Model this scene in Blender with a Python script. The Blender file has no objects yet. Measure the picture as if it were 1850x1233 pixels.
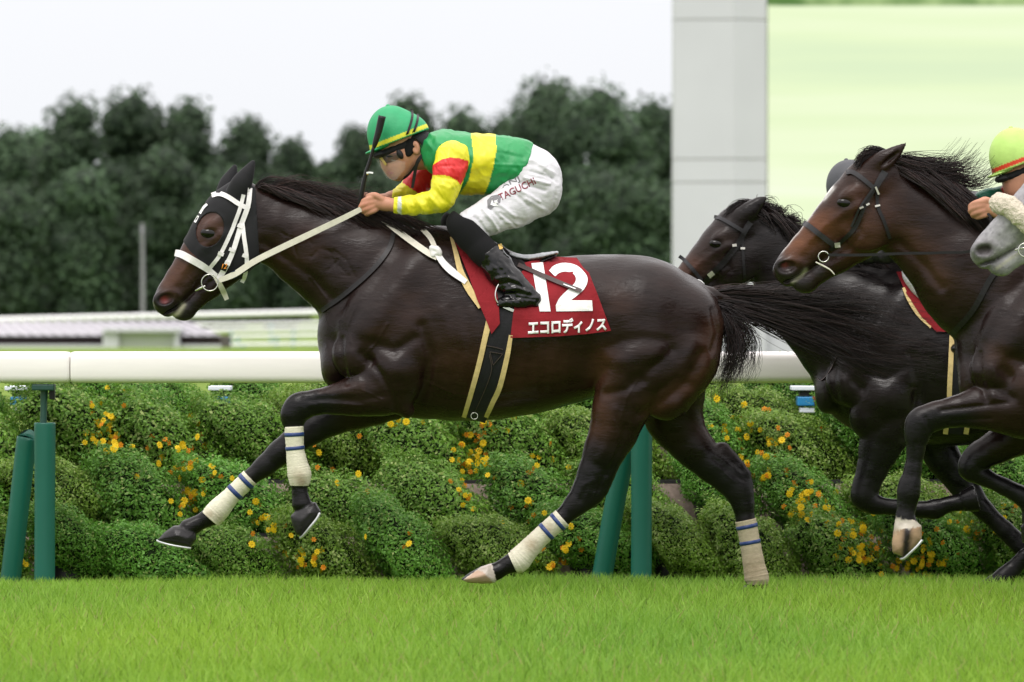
import bpy, bmesh, math, random
import numpy as np
from mathutils import Vector, Matrix, noise as mnoise
from mathutils.bvhtree import BVHTree

random.seed(7); np.random.seed(7)
SC = bpy.context.scene
COL = SC.collection

# ------------------------------------------------------------------ camera, sky, sun, exposure
D, F, VH, ZC = 30.0, 12000.0, 545.0, 1.35      # camera distance to the leading horse, focal length in photo pixels, horizon row, eye height
cam = bpy.data.cameras.new('camera'); camo = bpy.data.objects.new('camera', cam); COL.objects.link(camo)
camo.location = (0, -D, ZC); camo.rotation_euler = (math.pi/2, 0, 0)
cam.sensor_width = 36; cam.lens = 36*F/1850; cam.shift_y = -(616.5-VH)/1850
cam.clip_end = 3000; cam.clip_start = 0.5
cam.dof.use_dof = True; cam.dof.focus_distance = D-0.1; cam.dof.aperture_fstop = 6.3
SC.camera = camo

SUN_EL, SUN_ROT = math.radians(58), math.radians(200)
world = bpy.data.worlds.new('World'); SC.world = world; world.use_nodes = True
wn, wl = world.node_tree.nodes, world.node_tree.links
wn.clear()
wo = wn.new('ShaderNodeOutputWorld'); wb = wn.new('ShaderNodeBackground')
sky = wn.new('ShaderNodeTexSky'); sky.sky_type = 'NISHITA'; sky.sun_disc = False
sky.sun_elevation = SUN_EL; sky.sun_rotation = SUN_ROT; sky.dust_density = 6; sky.air_density = 1.5
tc = wn.new('ShaderNodeTexCoord'); sx = wn.new('ShaderNodeSeparateXYZ')
wl.new(tc.outputs['Generated'], sx.inputs[0])
ramp = wn.new('ShaderNodeValToRGB')                     # overcast cloud deck: pale at the horizon, brighter overhead
ramp.color_ramp.elements[0].position = 0.0; ramp.color_ramp.elements[0].color = (0.895, 0.915, 0.955, 1)
ramp.color_ramp.elements[1].position = 1.0; ramp.color_ramp.elements[1].color = (2.62, 2.49, 2.46, 1)
wl.new(sx.outputs['Z'], ramp.inputs[0])
mx = wn.new('ShaderNodeMix'); mx.data_type = 'RGBA'; mx.inputs['Factor'].default_value = 0.985
sc_ = wn.new('ShaderNodeVectorMath'); sc_.operation = 'SCALE'; sc_.inputs['Scale'].default_value = 0.1
wl.new(sky.outputs[0], sc_.inputs[0]); wl.new(sc_.outputs[0], mx.inputs['A']); wl.new(ramp.outputs[0], mx.inputs['B'])
wl.new(mx.outputs['Result'], wb.inputs[0]); wb.inputs[1].default_value = 1.0
wl.new(wb.outputs[0], wo.inputs[0])

sun = bpy.data.lights.new('sun', 'SUN'); suno = bpy.data.objects.new('sun', sun); COL.objects.link(suno)
sun.energy = 1.3; sun.angle = math.radians(22); sun.color = (1.0, 0.955, 0.92)
suno.rotation_euler = (math.radians(32), 0, math.radians(-20))
SC.view_settings.view_transform = 'Standard'; SC.view_settings.look = 'None'
SC.view_settings.exposure = 0.0; SC.view_settings.gamma = 1.0; SC.view_settings.use_curve_mapping = False
SC.cycles.use_denoising = True
SC.cycles.max_bounces = 8; SC.cycles.transparent_max_bounces = 12

# ------------------------------------------------------------------ helpers: places
def S(Y): return F/(D+Y)
def P(u, v, Y):
    s = F/(D+Y); return Vector(((u-925)/s, Y, ZC-(v-VH)/s))
def px_of(co):
    """photo pixel of world points (n,3)"""
    s = F/(D+co[:, 1]); return 925+co[:, 0]*s, VH-(co[:, 2]-ZC)*s
def srgb(r, g, b):
    f = lambda c: (c/255/12.92 if c <= 10 else ((c/255+0.055)/1.055)**2.4)
    return (f(r), f(g), f(b))

# ------------------------------------------------------------------ helpers: objects
def tag(o, label=None, cat=None, group=None, kind=None):
    if label: o['label'] = label
    if cat: o['category'] = cat
    if group: o['group'] = group
    if kind: o['kind'] = kind
    return o
def empty(name, loc, label, cat, group=None):
    o = bpy.data.objects.new(name, None); COL.objects.link(o); o.location = loc; o.empty_display_size = 0.1
    return tag(o, label, cat, group)
def link(name, me, mat=None, parent=None, local=False):
    """one mesh object; meshes are in world coordinates unless local"""
    o = bpy.data.objects.new(name, me); COL.objects.link(o)
    if mat is not None and len(me.materials) == 0: me.materials.append(mat)
    if parent is not None:
        o.parent = parent
        if not local:
            l = Vector((0, 0, 0)); p = parent
            while p is not None: l += p.location; p = p.parent
            o.location = -l
    return o
def mesh_np(name, V, Fc, smooth=True):
    """mesh from numpy verts and an (n,3|4) face array"""
    V = np.asarray(V, np.float32); Fc = np.asarray(Fc, np.int32)
    me = bpy.data.meshes.new(name); n, k = Fc.shape
    me.vertices.add(len(V)); me.vertices.foreach_set('co', V.ravel())
    me.loops.add(n*k); me.loops.foreach_set('vertex_index', Fc.ravel())
    me.polygons.add(n); me.polygons.foreach_set('loop_start', np.arange(0, n*k, k, dtype=np.int32))
    if smooth: me.polygons.foreach_set('use_smooth', np.ones(n, bool))
    me.update(calc_edges=True); return me
def vcol(me, rgb, name='Col'):
    a = me.color_attributes.new(name, 'FLOAT_COLOR', 'POINT')
    c = np.ones((len(rgb), 4), np.float32); c[:, :3] = rgb
    a.data.foreach_set('color', c.ravel())
def thin_all():
    """lighten the dense sculpted meshes in one go"""
    todo = []
    for o in list(SC.objects):
        if o.type != 'MESH' or o.data.users > 1: continue
        nm = o.name.split('.')[0]; top = o.parent; n = len(o.data.polygons)
        while top is not None and top.parent is not None: top = top.parent
        tn = top.name.split('.')[0] if top else ''
        if tn not in ('racehorse', 'person', 'racing_saddle', 'bridle') or nm in ('tail', 'mane', 'helmet') or (nm in ('jersey', 'sleeve') and top is J1) or n < 4000: continue
        lead = top in (HORSE1, J1)
        r = {'racehorse': .42 if lead else .36, 'person': .30 if nm == 'body' else .5}.get(tn, .5)
        if tn == 'person' and not lead: r *= .6
        o.modifiers.new('thin', 'DECIMATE').ratio = r; todo.append(o)
    dg = bpy.context.evaluated_depsgraph_get()
    new = [(o, bpy.data.meshes.new_from_object(o.evaluated_get(dg))) for o in todo]
    for o, me in new:
        old = o.data; nm = old.name; o.modifiers.clear(); o.data = me; bpy.data.meshes.remove(old); me.name = nm
        me.polygons.foreach_set('use_smooth', np.ones(len(me.polygons), bool))
def from_bm(name, bm, smooth=False):
    me = bpy.data.meshes.new(name); bm.normal_update(); bm.to_mesh(me); bm.free()
    if smooth: me.polygons.foreach_set('use_smooth', np.ones(len(me.polygons), bool))
    return me
def box_bm(bm, lo, hi, bev=0):
    r = bmesh.ops.create_cube(bm, size=1)
    c = (Vector(lo)+Vector(hi))/2; d = Vector(hi)-Vector(lo)
    bmesh.ops.scale(bm, vec=d, verts=r['verts']); bmesh.ops.translate(bm, vec=c, verts=r['verts'])
    if bev:
        ed = list({e for v in r['verts'] for e in v.link_edges})
        bmesh.ops.bevel(bm, geom=ed, offset=bev, segments=2, affect='EDGES', profile=0.5)
def box(name, lo, hi, mat, parent=None, bev=0):
    bm = bmesh.new(); box_bm(bm, lo, hi, bev); return link(name, from_bm(name, bm), mat, parent)

def catmull(pts, sub):
    p = np.asarray(pts, float)
    if len(p) < 3 or sub <= 1:
        if sub <= 1: return p
        t = np.linspace(0, 1, sub*(len(p)-1)+1)[:, None]; return p[0]*(1-t)+p[-1]*t
    q = np.vstack([2*p[0]-p[1], p, 2*p[-1]-p[-2]]); out = []
    for i in range(1, len(q)-2):
        for t in np.arange(sub)/sub:
            a, b, c, d = q[i-1], q[i], q[i+1], q[i+2]
            out.append(0.5*((2*b)+(c-a)*t+(2*a-5*b+4*c-d)*t*t+(3*b-a-3*c+d)*t**3))
    out.append(p[-1]); return np.array(out)

def loft(name, pts, seg=20, sub=5, cap=True, wrinkle=0, ref=(0, 1, 0)):
    """tube mesh through (x,y,z,r_in,r_lat); rings lie across the path"""
    c = catmull(pts, sub); n = len(c); T = np.gradient(c[:, :3], axis=0); T /= np.linalg.norm(T, axis=1)[:, None]+1e-9
    ref = np.array(ref, float); B = ref-T*(T@ref)[:, None]; B /= np.linalg.norm(B, axis=1)[:, None]+1e-9
    A = np.cross(B, T); a = np.linspace(0, 2*np.pi, seg, endpoint=False)
    rr = c[:, 3:5].copy()
    V = np.empty((n, seg, 3))
    for i in range(n):
        w = 1+wrinkle*np.random.uniform(-1, 1)+wrinkle*0.6*np.sin(a*2+i*2.1)
        V[i] = c[i, :3]+(np.cos(a)*rr[i, 0]*w)[:, None]*A[i]+(np.sin(a)*rr[i, 1]*w)[:, None]*B[i]
    V = V.reshape(-1, 3); Fc = []
    for i in range(n-1):
        for j in range(seg):
            k = (j+1) % seg; Fc.append((i*seg+j, i*seg+k, (i+1)*seg+k, (i+1)*seg+j))
    if cap:
        V = np.vstack([V, c[0, :3], c[-1, :3]]); o = n*seg
        for j in range(seg):
            k = (j+1) % seg; Fc.append((o, k, j, j)); Fc.append((o+1, (n-1)*seg+j, (n-1)*seg+k, (n-1)*seg+k))
        me = bpy.data.meshes.new(name)
        me.from_pydata([tuple(v) for v in V], [], [tuple(dict.fromkeys(f)) for f in Fc]); me.update()
        me.polygons.foreach_set('use_smooth', np.ones(len(me.polygons), bool)); 
        return me
    return mesh_np(name, V, np.array(Fc))

def tubes_mesh(name, strands, sides=3, brown=0.0):
    """many hair-like tubes: strands (M,N,4) = x,y,z,r"""
    s = np.asarray(strands, float); M, N, _ = s.shape
    T = np.gradient(s[:, :, :3], axis=1); T /= np.linalg.norm(T, axis=2, keepdims=True)+1e-9
    ref = np.array([0.3, 0.9, 0.2]); A = np.cross(T, ref); A /= np.linalg.norm(A, axis=2, keepdims=True)+1e-9
    B = np.cross(T, A); V = []
    for k in range(sides):
        an = 2*np.pi*k/sides; V.append(s[:, :, :3]+s[:, :, 3:4]*(math.cos(an)*A+math.sin(an)*B))
    V = np.stack(V, 2).reshape(-1, 3)           # M,N,sides
    i = np.arange(M)[:, None, None]*N*sides+np.arange(N-1)[None, :, None]*sides
    k = np.arange(sides)[None, None, :]; k2 = (k+1) % sides
    Fc = np.stack([i+k, i+k2, i+sides+k2, i+sides+k], -1).reshape(-1, 4)
    me = mesh_np(name, V, Fc)
    c = np.array([[.0058, .0040, .0041]])*(1+brown)+np.random.rand(M, 1)**2.5*np.array([[.020, .009, .007]])*(1+brown)
    vcol(me, np.repeat(c, N*sides, 0)); return me

# ------------------------------------------------------------------ helpers: sculpted solids (distance fields, surface nets)
class Field:
    def __init__(s, lo, hi, h):
        s.lo = np.array(lo, np.float32); s.h = h
        s.n = np.ceil((np.array(hi)-np.array(lo))/h).astype(int)+1
        s.f = np.full(s.n, 0.25, np.float32)
        s.ax = [s.lo[i]+h*np.arange(s.n[i], dtype=np.float32) for i in range(3)]
    def reg(s, lo, hi):
        sl = []
        for i in range(3):
            a = max(0, int((lo[i]-s.lo[i])/s.h)); b = min(s.n[i], int((hi[i]-s.lo[i])/s.h)+2)
            if b <= a: return None
            sl.append(slice(a, b))
        X = s.ax[0][sl[0]][:, None, None]; Y = s.ax[1][sl[1]][None, :, None]; Z = s.ax[2][sl[2]][None, None, :]
        return tuple(sl), X, Y, Z
    def put(s, sl, d, k, sub=False):
        f = s.f[sl]
        if sub:
            d = -d; h = np.maximum(k-np.abs(f-d), 0)/k; s.f[sl] = np.maximum(f, d)+h*h*k*0.25
        else:
            h = np.maximum(k-np.abs(f-d), 0)/k; s.f[sl] = np.minimum(f, d)-h*h*k*0.25
    def seg(s, a, b, k, sub=False):
        """elliptic tapered segment; a,b = (x,y,z,r,w): r in the vertical plane, w sideways"""
        a = np.asarray(a, np.float32); b = np.asarray(b, np.float32); R = max(a[3], b[3], a[4], b[4]); pad = k+2*s.h
        lo = np.minimum(a[:3], b[:3]); hi = np.maximum(a[:3], b[:3])
        rr = max(a[3], b[3])+pad; ww = max(a[4], b[4])+pad
        q = s.reg((lo[0]-rr, lo[1]-ww, lo[2]-rr), (hi[0]+rr, hi[1]+ww, hi[2]+rr))
        if q is None: return
        sl, X, Y, Z = q; dx, dz = b[0]-a[0], b[2]-a[2]; L = dx*dx+dz*dz+1e-9
        t = np.clip(((X-a[0])*dx+(Z-a[2])*dz)/L, 0, 1)
        r = a[3]+t*(b[3]-a[3]); w = a[4]+t*(b[4]-a[4])
        q2 = (X-a[0]-t*dx)**2+(Z-a[2]-t*dz)**2; dy2 = (Y-a[1]-t*(b[1]-a[1]))**2
        k0 = np.sqrt(q2/(r*r)+dy2/(w*w)); k1 = np.sqrt(q2/(r**4)+dy2/(w**4))+1e-6
        s.put(sl, k0*(k0-1)/k1, k, sub)
    def cap(s, a, b, ra, rb, k, sub=False):
        a = np.asarray(a, np.float32); b = np.asarray(b, np.float32); pad = max(ra, rb)+k+2*s.h
        q = s.reg(np.minimum(a, b)-pad, np.maximum(a, b)+pad)
        if q is None: return
        sl, X, Y, Z = q; d = b-a; L = float(d@d)+1e-9
        t = np.clip(((X-a[0])*d[0]+(Y-a[1])*d[1]+(Z-a[2])*d[2])/L, 0, 1)
        q2 = (X-a[0]-t*d[0])**2+(Y-a[1]-t*d[1])**2+(Z-a[2]-t*d[2])**2
        s.put(sl, np.sqrt(q2)-(ra+t*(rb-ra)), k, sub)
    def ell(s, c, rad, ang, k, sub=False):
        """ellipsoid; rad = (along, sideways, across) turned by ang in the vertical plane"""
        R = max(rad)+k+2*s.h; q = s.reg(np.array(c)-R, np.array(c)+R)
        if q is None: return
        sl, X, Y, Z = q; ca, sa = math.cos(ang), math.sin(ang)
        x, z = X-c[0], Z-c[2]; p = (x*ca+z*sa); r = (-x*sa+z*ca); y = Y-c[1]
        q0 = (p/rad[0])**2+(r/rad[2])**2; y0 = (y/rad[1])**2
        k0 = np.sqrt(q0+y0); k1 = np.sqrt((p/rad[0]**2)**2+(r/rad[2]**2)**2+(y/rad[1]**2)**2)+1e-6
        s.put(sl, k0*(k0-1)/k1, k, sub)
    def frustum(s, a, b, ra, rb, k):
        """cone with flat ends (hooves)"""
        a = np.asarray(a, np.float32); b = np.asarray(b, np.float32); pad = max(ra, rb)+k+2*s.h
        q = s.reg(np.minimum(a, b)-pad, np.maximum(a, b)+pad)
        if q is None: return
        sl, X, Y, Z = q; d = b-a; L = np.sqrt(float(d@d)); d = d/L
        t = (X-a[0])*d[0]+(Y-a[1])*d[1]+(Z-a[2])*d[2]
        q2 = np.sqrt(np.maximum((X-a[0]-t*d[0])**2+(Y-a[1]-t*d[1])**2+(Z-a[2]-t*d[2])**2, 0))
        dd = np.maximum(q2-(ra+np.clip(t/L, 0, 1)*(rb-ra)), np.maximum(-t, t-L))
        s.put(sl, dd, k)
    def tube(s, pts, k, sub=3):
        c = catmull(pts, sub); c[:, 3:] = np.maximum(c[:, 3:], 0.002)
        for i in range(len(c)-1): s.seg(c[i], c[i+1], k if i % sub == 0 else 0.006)
    def pillow(s, poly, y, w, r, k, Yp):
        """a solid with the given outline (world x,z), rounded towards its sides (hooves)"""
        p = np.asarray(poly, np.float32); R = 3*s.h+k; q = s.reg((p[:, 0].min()-R, y-w-R, p[:, 1].min()-R), (p[:, 0].max()+R, y+w+R, p[:, 1].max()+R))
        if q is None: return
        sl, X, Y, Z = q; X2, Z2 = X[:, 0, :], Z[0]; d = np.full((X2.shape[0], Z2.shape[1]), 1e9, np.float32); ins = np.zeros(d.shape, bool); n = len(p)
        for i in range(n):
            a, b = p[i], p[(i+1) % n]; e = b-a; L = e@e+1e-12; t = np.clip(((X2-a[0])*e[0]+(Z2-a[1])*e[1])/L, 0, 1)
            d = np.minimum(d, (X2-a[0]-t*e[0])**2+(Z2-a[1]-t*e[1])**2); ins ^= ((a[1] > Z2) != (b[1] > Z2)) & (X2 < (b[0]-a[0])*(Z2-a[1])/(b[1]-a[1]+1e-12)+a[0])
        sd = (np.sqrt(d)*np.where(ins, -1, 1))[:, None, :]
        s.put(sl, sd+r*np.abs((Y-y)/w)**3, k)
    def clip_px(s, poly, Yp, invert=False, soft=0.0):
        """keep what lies inside a closed outline given in photo pixels at depth Yp"""
        w = np.array([[P(u, v, Yp).x, P(u, v, Yp).z] for u, v in poly], np.float32)
        X = s.ax[0][:, None]; Z = s.ax[2][None, :]
        d = np.full((len(s.ax[0]), len(s.ax[2])), 1e9, np.float32); ins = np.zeros(d.shape, bool); n = len(w)
        for i in range(n):
            a, b = w[i], w[(i+1) % n]; e = b-a; L = e@e+1e-12
            t = np.clip(((X-a[0])*e[0]+(Z-a[1])*e[1])/L, 0, 1)
            d = np.minimum(d, (X-a[0]-t*e[0])**2+(Z-a[1]-t*e[1])**2)
            c = ((a[1] > Z) != (b[1] > Z)) & (X < (b[0]-a[0])*(Z-a[1])/(b[1]-a[1]+1e-12)+a[0]); ins ^= c
        sd = np.sqrt(d)*np.where(ins, -1, 1)
        if invert: sd = -sd
        s.f = np.maximum(s.f, sd[:, None, :])
    def mesh(s, taubin=3):
        f = s.f; g = f < 0; n = s.n-1
        cor = [(0,0,0),(1,0,0),(0,1,0),(1,1,0),(0,0,1),(1,0,1),(0,1,1),(1,1,1)]
        sub = lambda a, c: a[c[0]:c[0]+n[0], c[1]:c[1]+n[1], c[2]:c[2]+n[2]]
        an = sub(g, cor[0]).copy(); al = an.copy()
        for c in cor[1:]: an |= sub(g, c); al &= sub(g, c)
        an &= ~al; I = np.array(np.nonzero(an)); vid = np.full(n, -1, np.int32); vid[tuple(I)] = np.arange(I.shape[1])
        vals = np.stack([f[I[0]+c[0], I[1]+c[1], I[2]+c[2]] for c in cor], 1)
        acc = np.zeros((I.shape[1], 3), np.float32); cnt = np.zeros(I.shape[1], np.float32)
        for p in range(8):
            for ax in range(3):
                if cor[p][ax]: continue
                q = p | (1, 2, 4)[ax]; a, b = vals[:, p], vals[:, q]; m = (a < 0) != (b < 0)
                t = np.where(m, a/(a-b+np.where(a == b, 1e-9, 0)), 0)
                pos = np.array(cor[p], np.float32)[None]+t[:, None]*np.eye(3, dtype=np.float32)[ax]
                acc += pos*m[:, None]; cnt += m
        V = s.lo+s.h*(I.T+acc/np.maximum(cnt, 1)[:, None]); quads = []
        for ax in range(3):
            o = [(1, 2), (2, 0), (0, 1)][ax]; sl0 = [slice(None)]*3; sl1 = [slice(None)]*3
            sl0[ax] = slice(0, -1); sl1[ax] = slice(1, None)
            A, B = g[tuple(sl0)], g[tuple(sl1)]; J = np.array(np.nonzero(A != B))
            ok = (J[o[0]] > 0) & (J[o[1]] > 0) & (J[o[0]] < n[o[0]]) & (J[o[1]] < n[o[1]]); J = J[:, ok]
            def cid(d0, d1):
                K = J.copy(); K[o[0]] -= d0; K[o[1]] -= d1; return vid[tuple(K)]
            q = np.stack([cid(1, 1), cid(0, 1), cid(0, 0), cid(1, 0)], 1)
            fl = ~A[tuple(J)]; q[fl] = q[fl][:, ::-1]; quads.append(q)
        Q = np.vstack(quads); Q = Q[(Q >= 0).all(1)]
        if taubin:
            e = np.vstack([Q[:, [0, 1]], Q[:, [1, 2]], Q[:, [2, 3]], Q[:, [3, 0]]])
            deg = np.bincount(e.ravel(), minlength=len(V)).astype(np.float32)+1e-6
            for it in range(taubin):
                for lam in (0.55, -0.57):
                    av = np.stack([(np.bincount(e[:, 0], V[e[:, 1], i], len(V))+np.bincount(e[:, 1], V[e[:, 0], i], len(V)))/deg for i in range(3)], 1)
                    V = V+lam*(av-V)
        return V.astype(np.float32), Q
def normals(V, Q):
    n = np.cross(V[Q[:, 2]]-V[Q[:, 0]], V[Q[:, 3]]-V[Q[:, 1]]); N = np.zeros_like(V)
    for i in range(3):
        N[:, i] = sum(np.bincount(Q[:, c], n[:, i], len(V)) for c in range(4))
    return N/(np.linalg.norm(N, axis=1)[:, None]+1e-9)
def line_dist(u, v, pts):
    d = np.full(len(u), 1e9); p = np.asarray(pts, float)
    if len(p) == 1: return np.hypot(u-p[0, 0], v-p[0, 1])
    for a, b in zip(p[:-1], p[1:]):
        e = b-a; t = np.clip(((u-a[0])*e[0]+(v-a[1])*e[1])/(e@e+1e-9), 0, 1)
        d = np.minimum(d, np.hypot(u-a[0]-t*e[0], v-a[1]-t*e[1]))
    return d
def gauss(u, v, pts, sg): return np.exp(-(line_dist(u, v, pts)/sg)**2)
def inpoly(u, v, poly):
    ins = np.zeros(len(u), bool); n = len(poly)
    for i in range(n):
        (a, b), (c, d) = poly[i], poly[(i+1) % n]
        ins ^= ((b > v) != (d > v)) & (u < (c-a)*(v-b)/(d-b+1e-12)+a)
    return ins
def bvh_of(V, Q): return BVHTree.FromPolygons([tuple(v) for v in V.tolist()], Q.tolist())
CAM = Vector((0, -D, ZC))
def hit(bvh, u, v):
    d = (P(u, v, 0)-CAM).normalized(); return bvh.ray_cast(CAM, d)

# ------------------------------------------------------------------ helpers: straps, patches and letters laid on a surface
def strap(name, pts, width, bvh, mat, parent, off=0.006, thick=0.004, sub=6, nw=3, depth=None):
    """a band along photo points, laid on a body; width in photo pixels (one value or one per point)"""
    w = np.full(len(pts), width, float) if np.isscalar(width) else np.array(width, float)
    c = catmull(np.column_stack([np.array(pts, float)[:, :2], w]), sub); T = np.gradient(c[:, :2], axis=0)
    T /= np.linalg.norm(T, axis=1)[:, None]+1e-9; N = np.stack([-T[:, 1], T[:, 0]], 1)
    rows = []; last = depth
    dep = np.full((len(c), nw), np.nan)
    for i in range(len(c)):
        for j in range(nw):
            f = (j/(nw-1)-0.5)*c[i, 2]; h = hit(bvh, c[i, 0]+N[i, 0]*f, c[i, 1]+N[i, 1]*f)
            if h[0] is not None: dep[i, j] = h[0].y
    ok = ~np.isnan(dep); base = np.nanmean(dep) if ok.any() else (depth or 0)
    for i in range(len(c)):
        if ok[i].any(): dep[i, ~ok[i]] = np.nanmax(dep[i])+0.01
    rows_ok = np.nonzero(ok.any(1))[0]
    for i in range(len(c)):
        if not ok[i].any(): dep[i] = (np.nanmax(dep[rows_ok[np.abs(rows_ok-i).argmin()]])+.012) if len(rows_ok) else base
    for _ in range(2): dep[1:-1] = (dep[:-2]+2*dep[1:-1]+dep[2:])/4
    V = []
    for i in range(len(c)):
        for lay in (off+thick, off-0.012):
            for j in range(nw):
                f = (j/(nw-1)-0.5)*c[i, 2]
                V.append(P(c[i, 0]+N[i, 0]*f, c[i, 1]+N[i, 1]*f, dep[i, j]-lay))
    k = 2*nw; Fc = []
    ring = list(range(nw))+list(range(2*nw-1, nw-1, -1))
    for i in range(len(c)-1):
        for a in range(k):
            b = (a+1) % k; Fc.append((i*k+ring[a], i*k+ring[b], (i+1)*k+ring[b], (i+1)*k+ring[a]))
    Fc.append(tuple(ring)); Fc.append(tuple((len(c)-1)*k+r for r in ring))
    me = bpy.data.meshes.new(name); me.from_pydata([tuple(v) for v in V], [], Fc); me.update()
    bm = bmesh.new(); bm.from_mesh(me); bmesh.ops.recalc_face_normals(bm, faces=bm.faces); bm.to_mesh(me); bm.free()
    return link(name, me, mat, parent)
def flat_bm(polys):
    bm = bmesh.new()
    for poly in polys:
        vs = [bm.verts.new((u, v, 0)) for u, v in poly]; bm.faces.new(vs)
    bm.normal_update(); return bm
def grid_cut(bm, step):
    xs = [v.co.x for v in bm.verts]; ys = [v.co.y for v in bm.verts]
    bmesh.ops.triangulate(bm, faces=bm.faces)
    for a, vals in ((0, xs), (1, ys)):
        x = min(vals)+step
        while x < max(vals)-step*0.3:
            co = (x, 0, 0) if a == 0 else (0, x, 0); no = (1, 0, 0) if a == 0 else (0, 1, 0)
            bmesh.ops.bisect_plane(bm, geom=bm.verts[:]+bm.edges[:]+bm.faces[:], plane_co=co, plane_no=no); x += step
def patch(name, bm, bvh, mat, parent, off=0.006, thick=0.005, step=9, smoothit=2, fallback=0.0, wave=0.0):
    """cloth or print: a flat outline in photo pixels laid onto a body"""
    grid_cut(bm, step); bm.verts.ensure_lookup_table(); bm.normal_update()
    dep = []
    for v in bm.verts:
        h = hit(bvh, v.co.x, v.co.y); dep.append(h[0].y if h[0] is not None else None)
    ok = [d for d in dep if d is not None]; fb = max(ok) if ok else fallback
    dep = [fb if d is None else d for d in dep]
    for _ in range(smoothit):
        nd = list(dep)
        for v in bm.verts:
            nb = [e.other_vert(v).index for e in v.link_edges]
            if nb: nd[v.index] = 0.5*dep[v.index]+0.5*sum(dep[i] for i in nb)/len(nb)
        dep = nd
    for v in bm.verts:
        u0, v0 = v.co.x, v.co.y
        wv = wave*(math.sin(u0*0.11+v0*0.05)+math.sin(v0*0.13-u0*0.04)) if wave else 0
        v.co = P(u0, v0, dep[v.index]-off+wv)
    for f in bm.faces:
        if f.normal.y > 0: f.normal_flip()
    bm.normal_update()
    for f in bm.faces:
        if f.normal.y > 0: f.normal_flip()
    if thick:
        r = bmesh.ops.extrude_face_region(bm, geom=bm.faces[:])
        for v in [g for g in r['geom'] if isinstance(g, bmesh.types.BMVert)]: v.co.y -= thick
        bmesh.ops.recalc_face_normals(bm, faces=bm.faces)
    me = from_bm(name, bm); return link(name, me, mat, parent)
def text_bm(body, place, offset=0.0, size=1.0):
    """lettering as flat faces; place(x,y) gives the photo pixel"""
    cu = bpy.data.curves.new('lettering', 'FONT'); cu.body = body; cu.size = size; cu.offset = offset; cu.resolution_u = 3
    ob = bpy.data.objects.new('lettering', cu); COL.objects.link(ob)
    dg = bpy.context.evaluated_depsgraph_get(); me = bpy.data.meshes.new_from_object(ob.evaluated_get(dg))
    bpy.data.objects.remove(ob); bm = bmesh.new(); bm.from_mesh(me); bpy.data.meshes.remove(me)
    xs = [v.co.x for v in bm.verts]; ys = [v.co.y for v in bm.verts]
    x0, x1, y0, y1 = min(xs), max(xs), min(ys), max(ys)
    bmesh.ops.remove_doubles(bm, verts=bm.verts, dist=1e-5)
    for v in bm.verts:
        u, w = place((v.co.x-x0)/(x1-x0), (v.co.y-y0)/(y1-y0)); v.co = (u, w, 0)
    return bm

# ------------------------------------------------------------------ helpers: materials
def nt(m): return m.node_tree.nodes, m.node_tree.links
def mat(name, rgb, rough=0.6, spec=0.5, metal=0, var=0.0, vscale=8.0, bump=0.0, bscale=60.0, bdist=0.002, stretch=(1, 1, 1), attr=False, trans=0.0, sheen=0.0, coat=0.0, rvar=0.0, detail=4):
    m = bpy.data.materials.new(name); m.use_nodes = True; n, l = nt(m); b = n['Principled BSDF']
    b.inputs['Base Color'].default_value = (*rgb, 1); b.inputs['Roughness'].default_value = rough
    b.inputs['Specular IOR Level'].default_value = spec; b.inputs['Metallic'].default_value = metal
    b.inputs['Sheen Weight'].default_value = sheen; b.inputs['Coat Weight'].default_value = coat
    t = n.new('ShaderNodeTexCoord'); mp = n.new('ShaderNodeMapping'); mp.inputs['Scale'].default_value = stretch
    l.new(t.outputs['Object'], mp.inputs[0]); src = None
    if attr:
        a = n.new('ShaderNodeAttribute'); a.attribute_name = 'Col'; src = a.outputs['Color']; l.new(src, b.inputs['Base Color'])
    if var or rvar:
        no = n.new('ShaderNodeTexNoise'); no.inputs['Scale'].default_value = vscale; no.inputs['Detail'].default_value = detail
        l.new(mp.outputs[0], no.inputs[0])
    if var:
        mr = n.new('ShaderNodeMapRange'); mr.inputs['From Min'].default_value = 0.25; mr.inputs['From Max'].default_value = 0.75
        mr.inputs['To Min'].default_value = 1-var; mr.inputs['To Max'].default_value = 1+var; l.new(no.outputs[0], mr.inputs[0])
        vm = n.new('ShaderNodeVectorMath'); vm.operation = 'SCALE'; l.new(mr.outputs[0], vm.inputs['Scale'])
        if src: l.new(src, vm.inputs[0])
        else: vm.inputs[0].default_value = rgb
        l.new(vm.outputs[0], b.inputs['Base Color'])
    if rvar:
        m2 = n.new('ShaderNodeMapRange'); m2.inputs['From Min'].default_value = 0.3; m2.inputs['From Max'].default_value = 0.7
        m2.inputs['To Min'].default_value = rough-rvar; m2.inputs['To Max'].default_value = rough+rvar
        l.new(no.outputs[0], m2.inputs[0]); l.new(m2.outputs[0], b.inputs['Roughness'])
    if bump:
        nb = n.new('ShaderNodeTexNoise'); nb.inputs['Scale'].default_value = bscale; nb.inputs['Detail'].default_value = detail
        l.new(mp.outputs[0], nb.inputs[0]); bu = n.new('ShaderNodeBump'); bu.inputs['Strength'].default_value = bump; bu.inputs['Distance'].default_value = bdist
        l.new(nb.outputs[0], bu.inputs['Height']); l.new(bu.outputs[0], b.inputs['Normal'])
    if trans:
        tr = n.new('ShaderNodeBsdfTranslucent'); ms = n.new('ShaderNodeMixShader'); ms.inputs[0].default_value = trans
        if b.inputs['Base Color'].is_linked: l.new(b.inputs['Base Color'].links[0].from_socket, tr.inputs[0])
        else: tr.inputs[0].default_value = (*rgb, 1)
        o = n['Material Output']; l.new(b.outputs[0], ms.inputs[1]); l.new(tr.outputs[0], ms.inputs[2]); l.new(ms.outputs[0], o.inputs[0])
    return m

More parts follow.
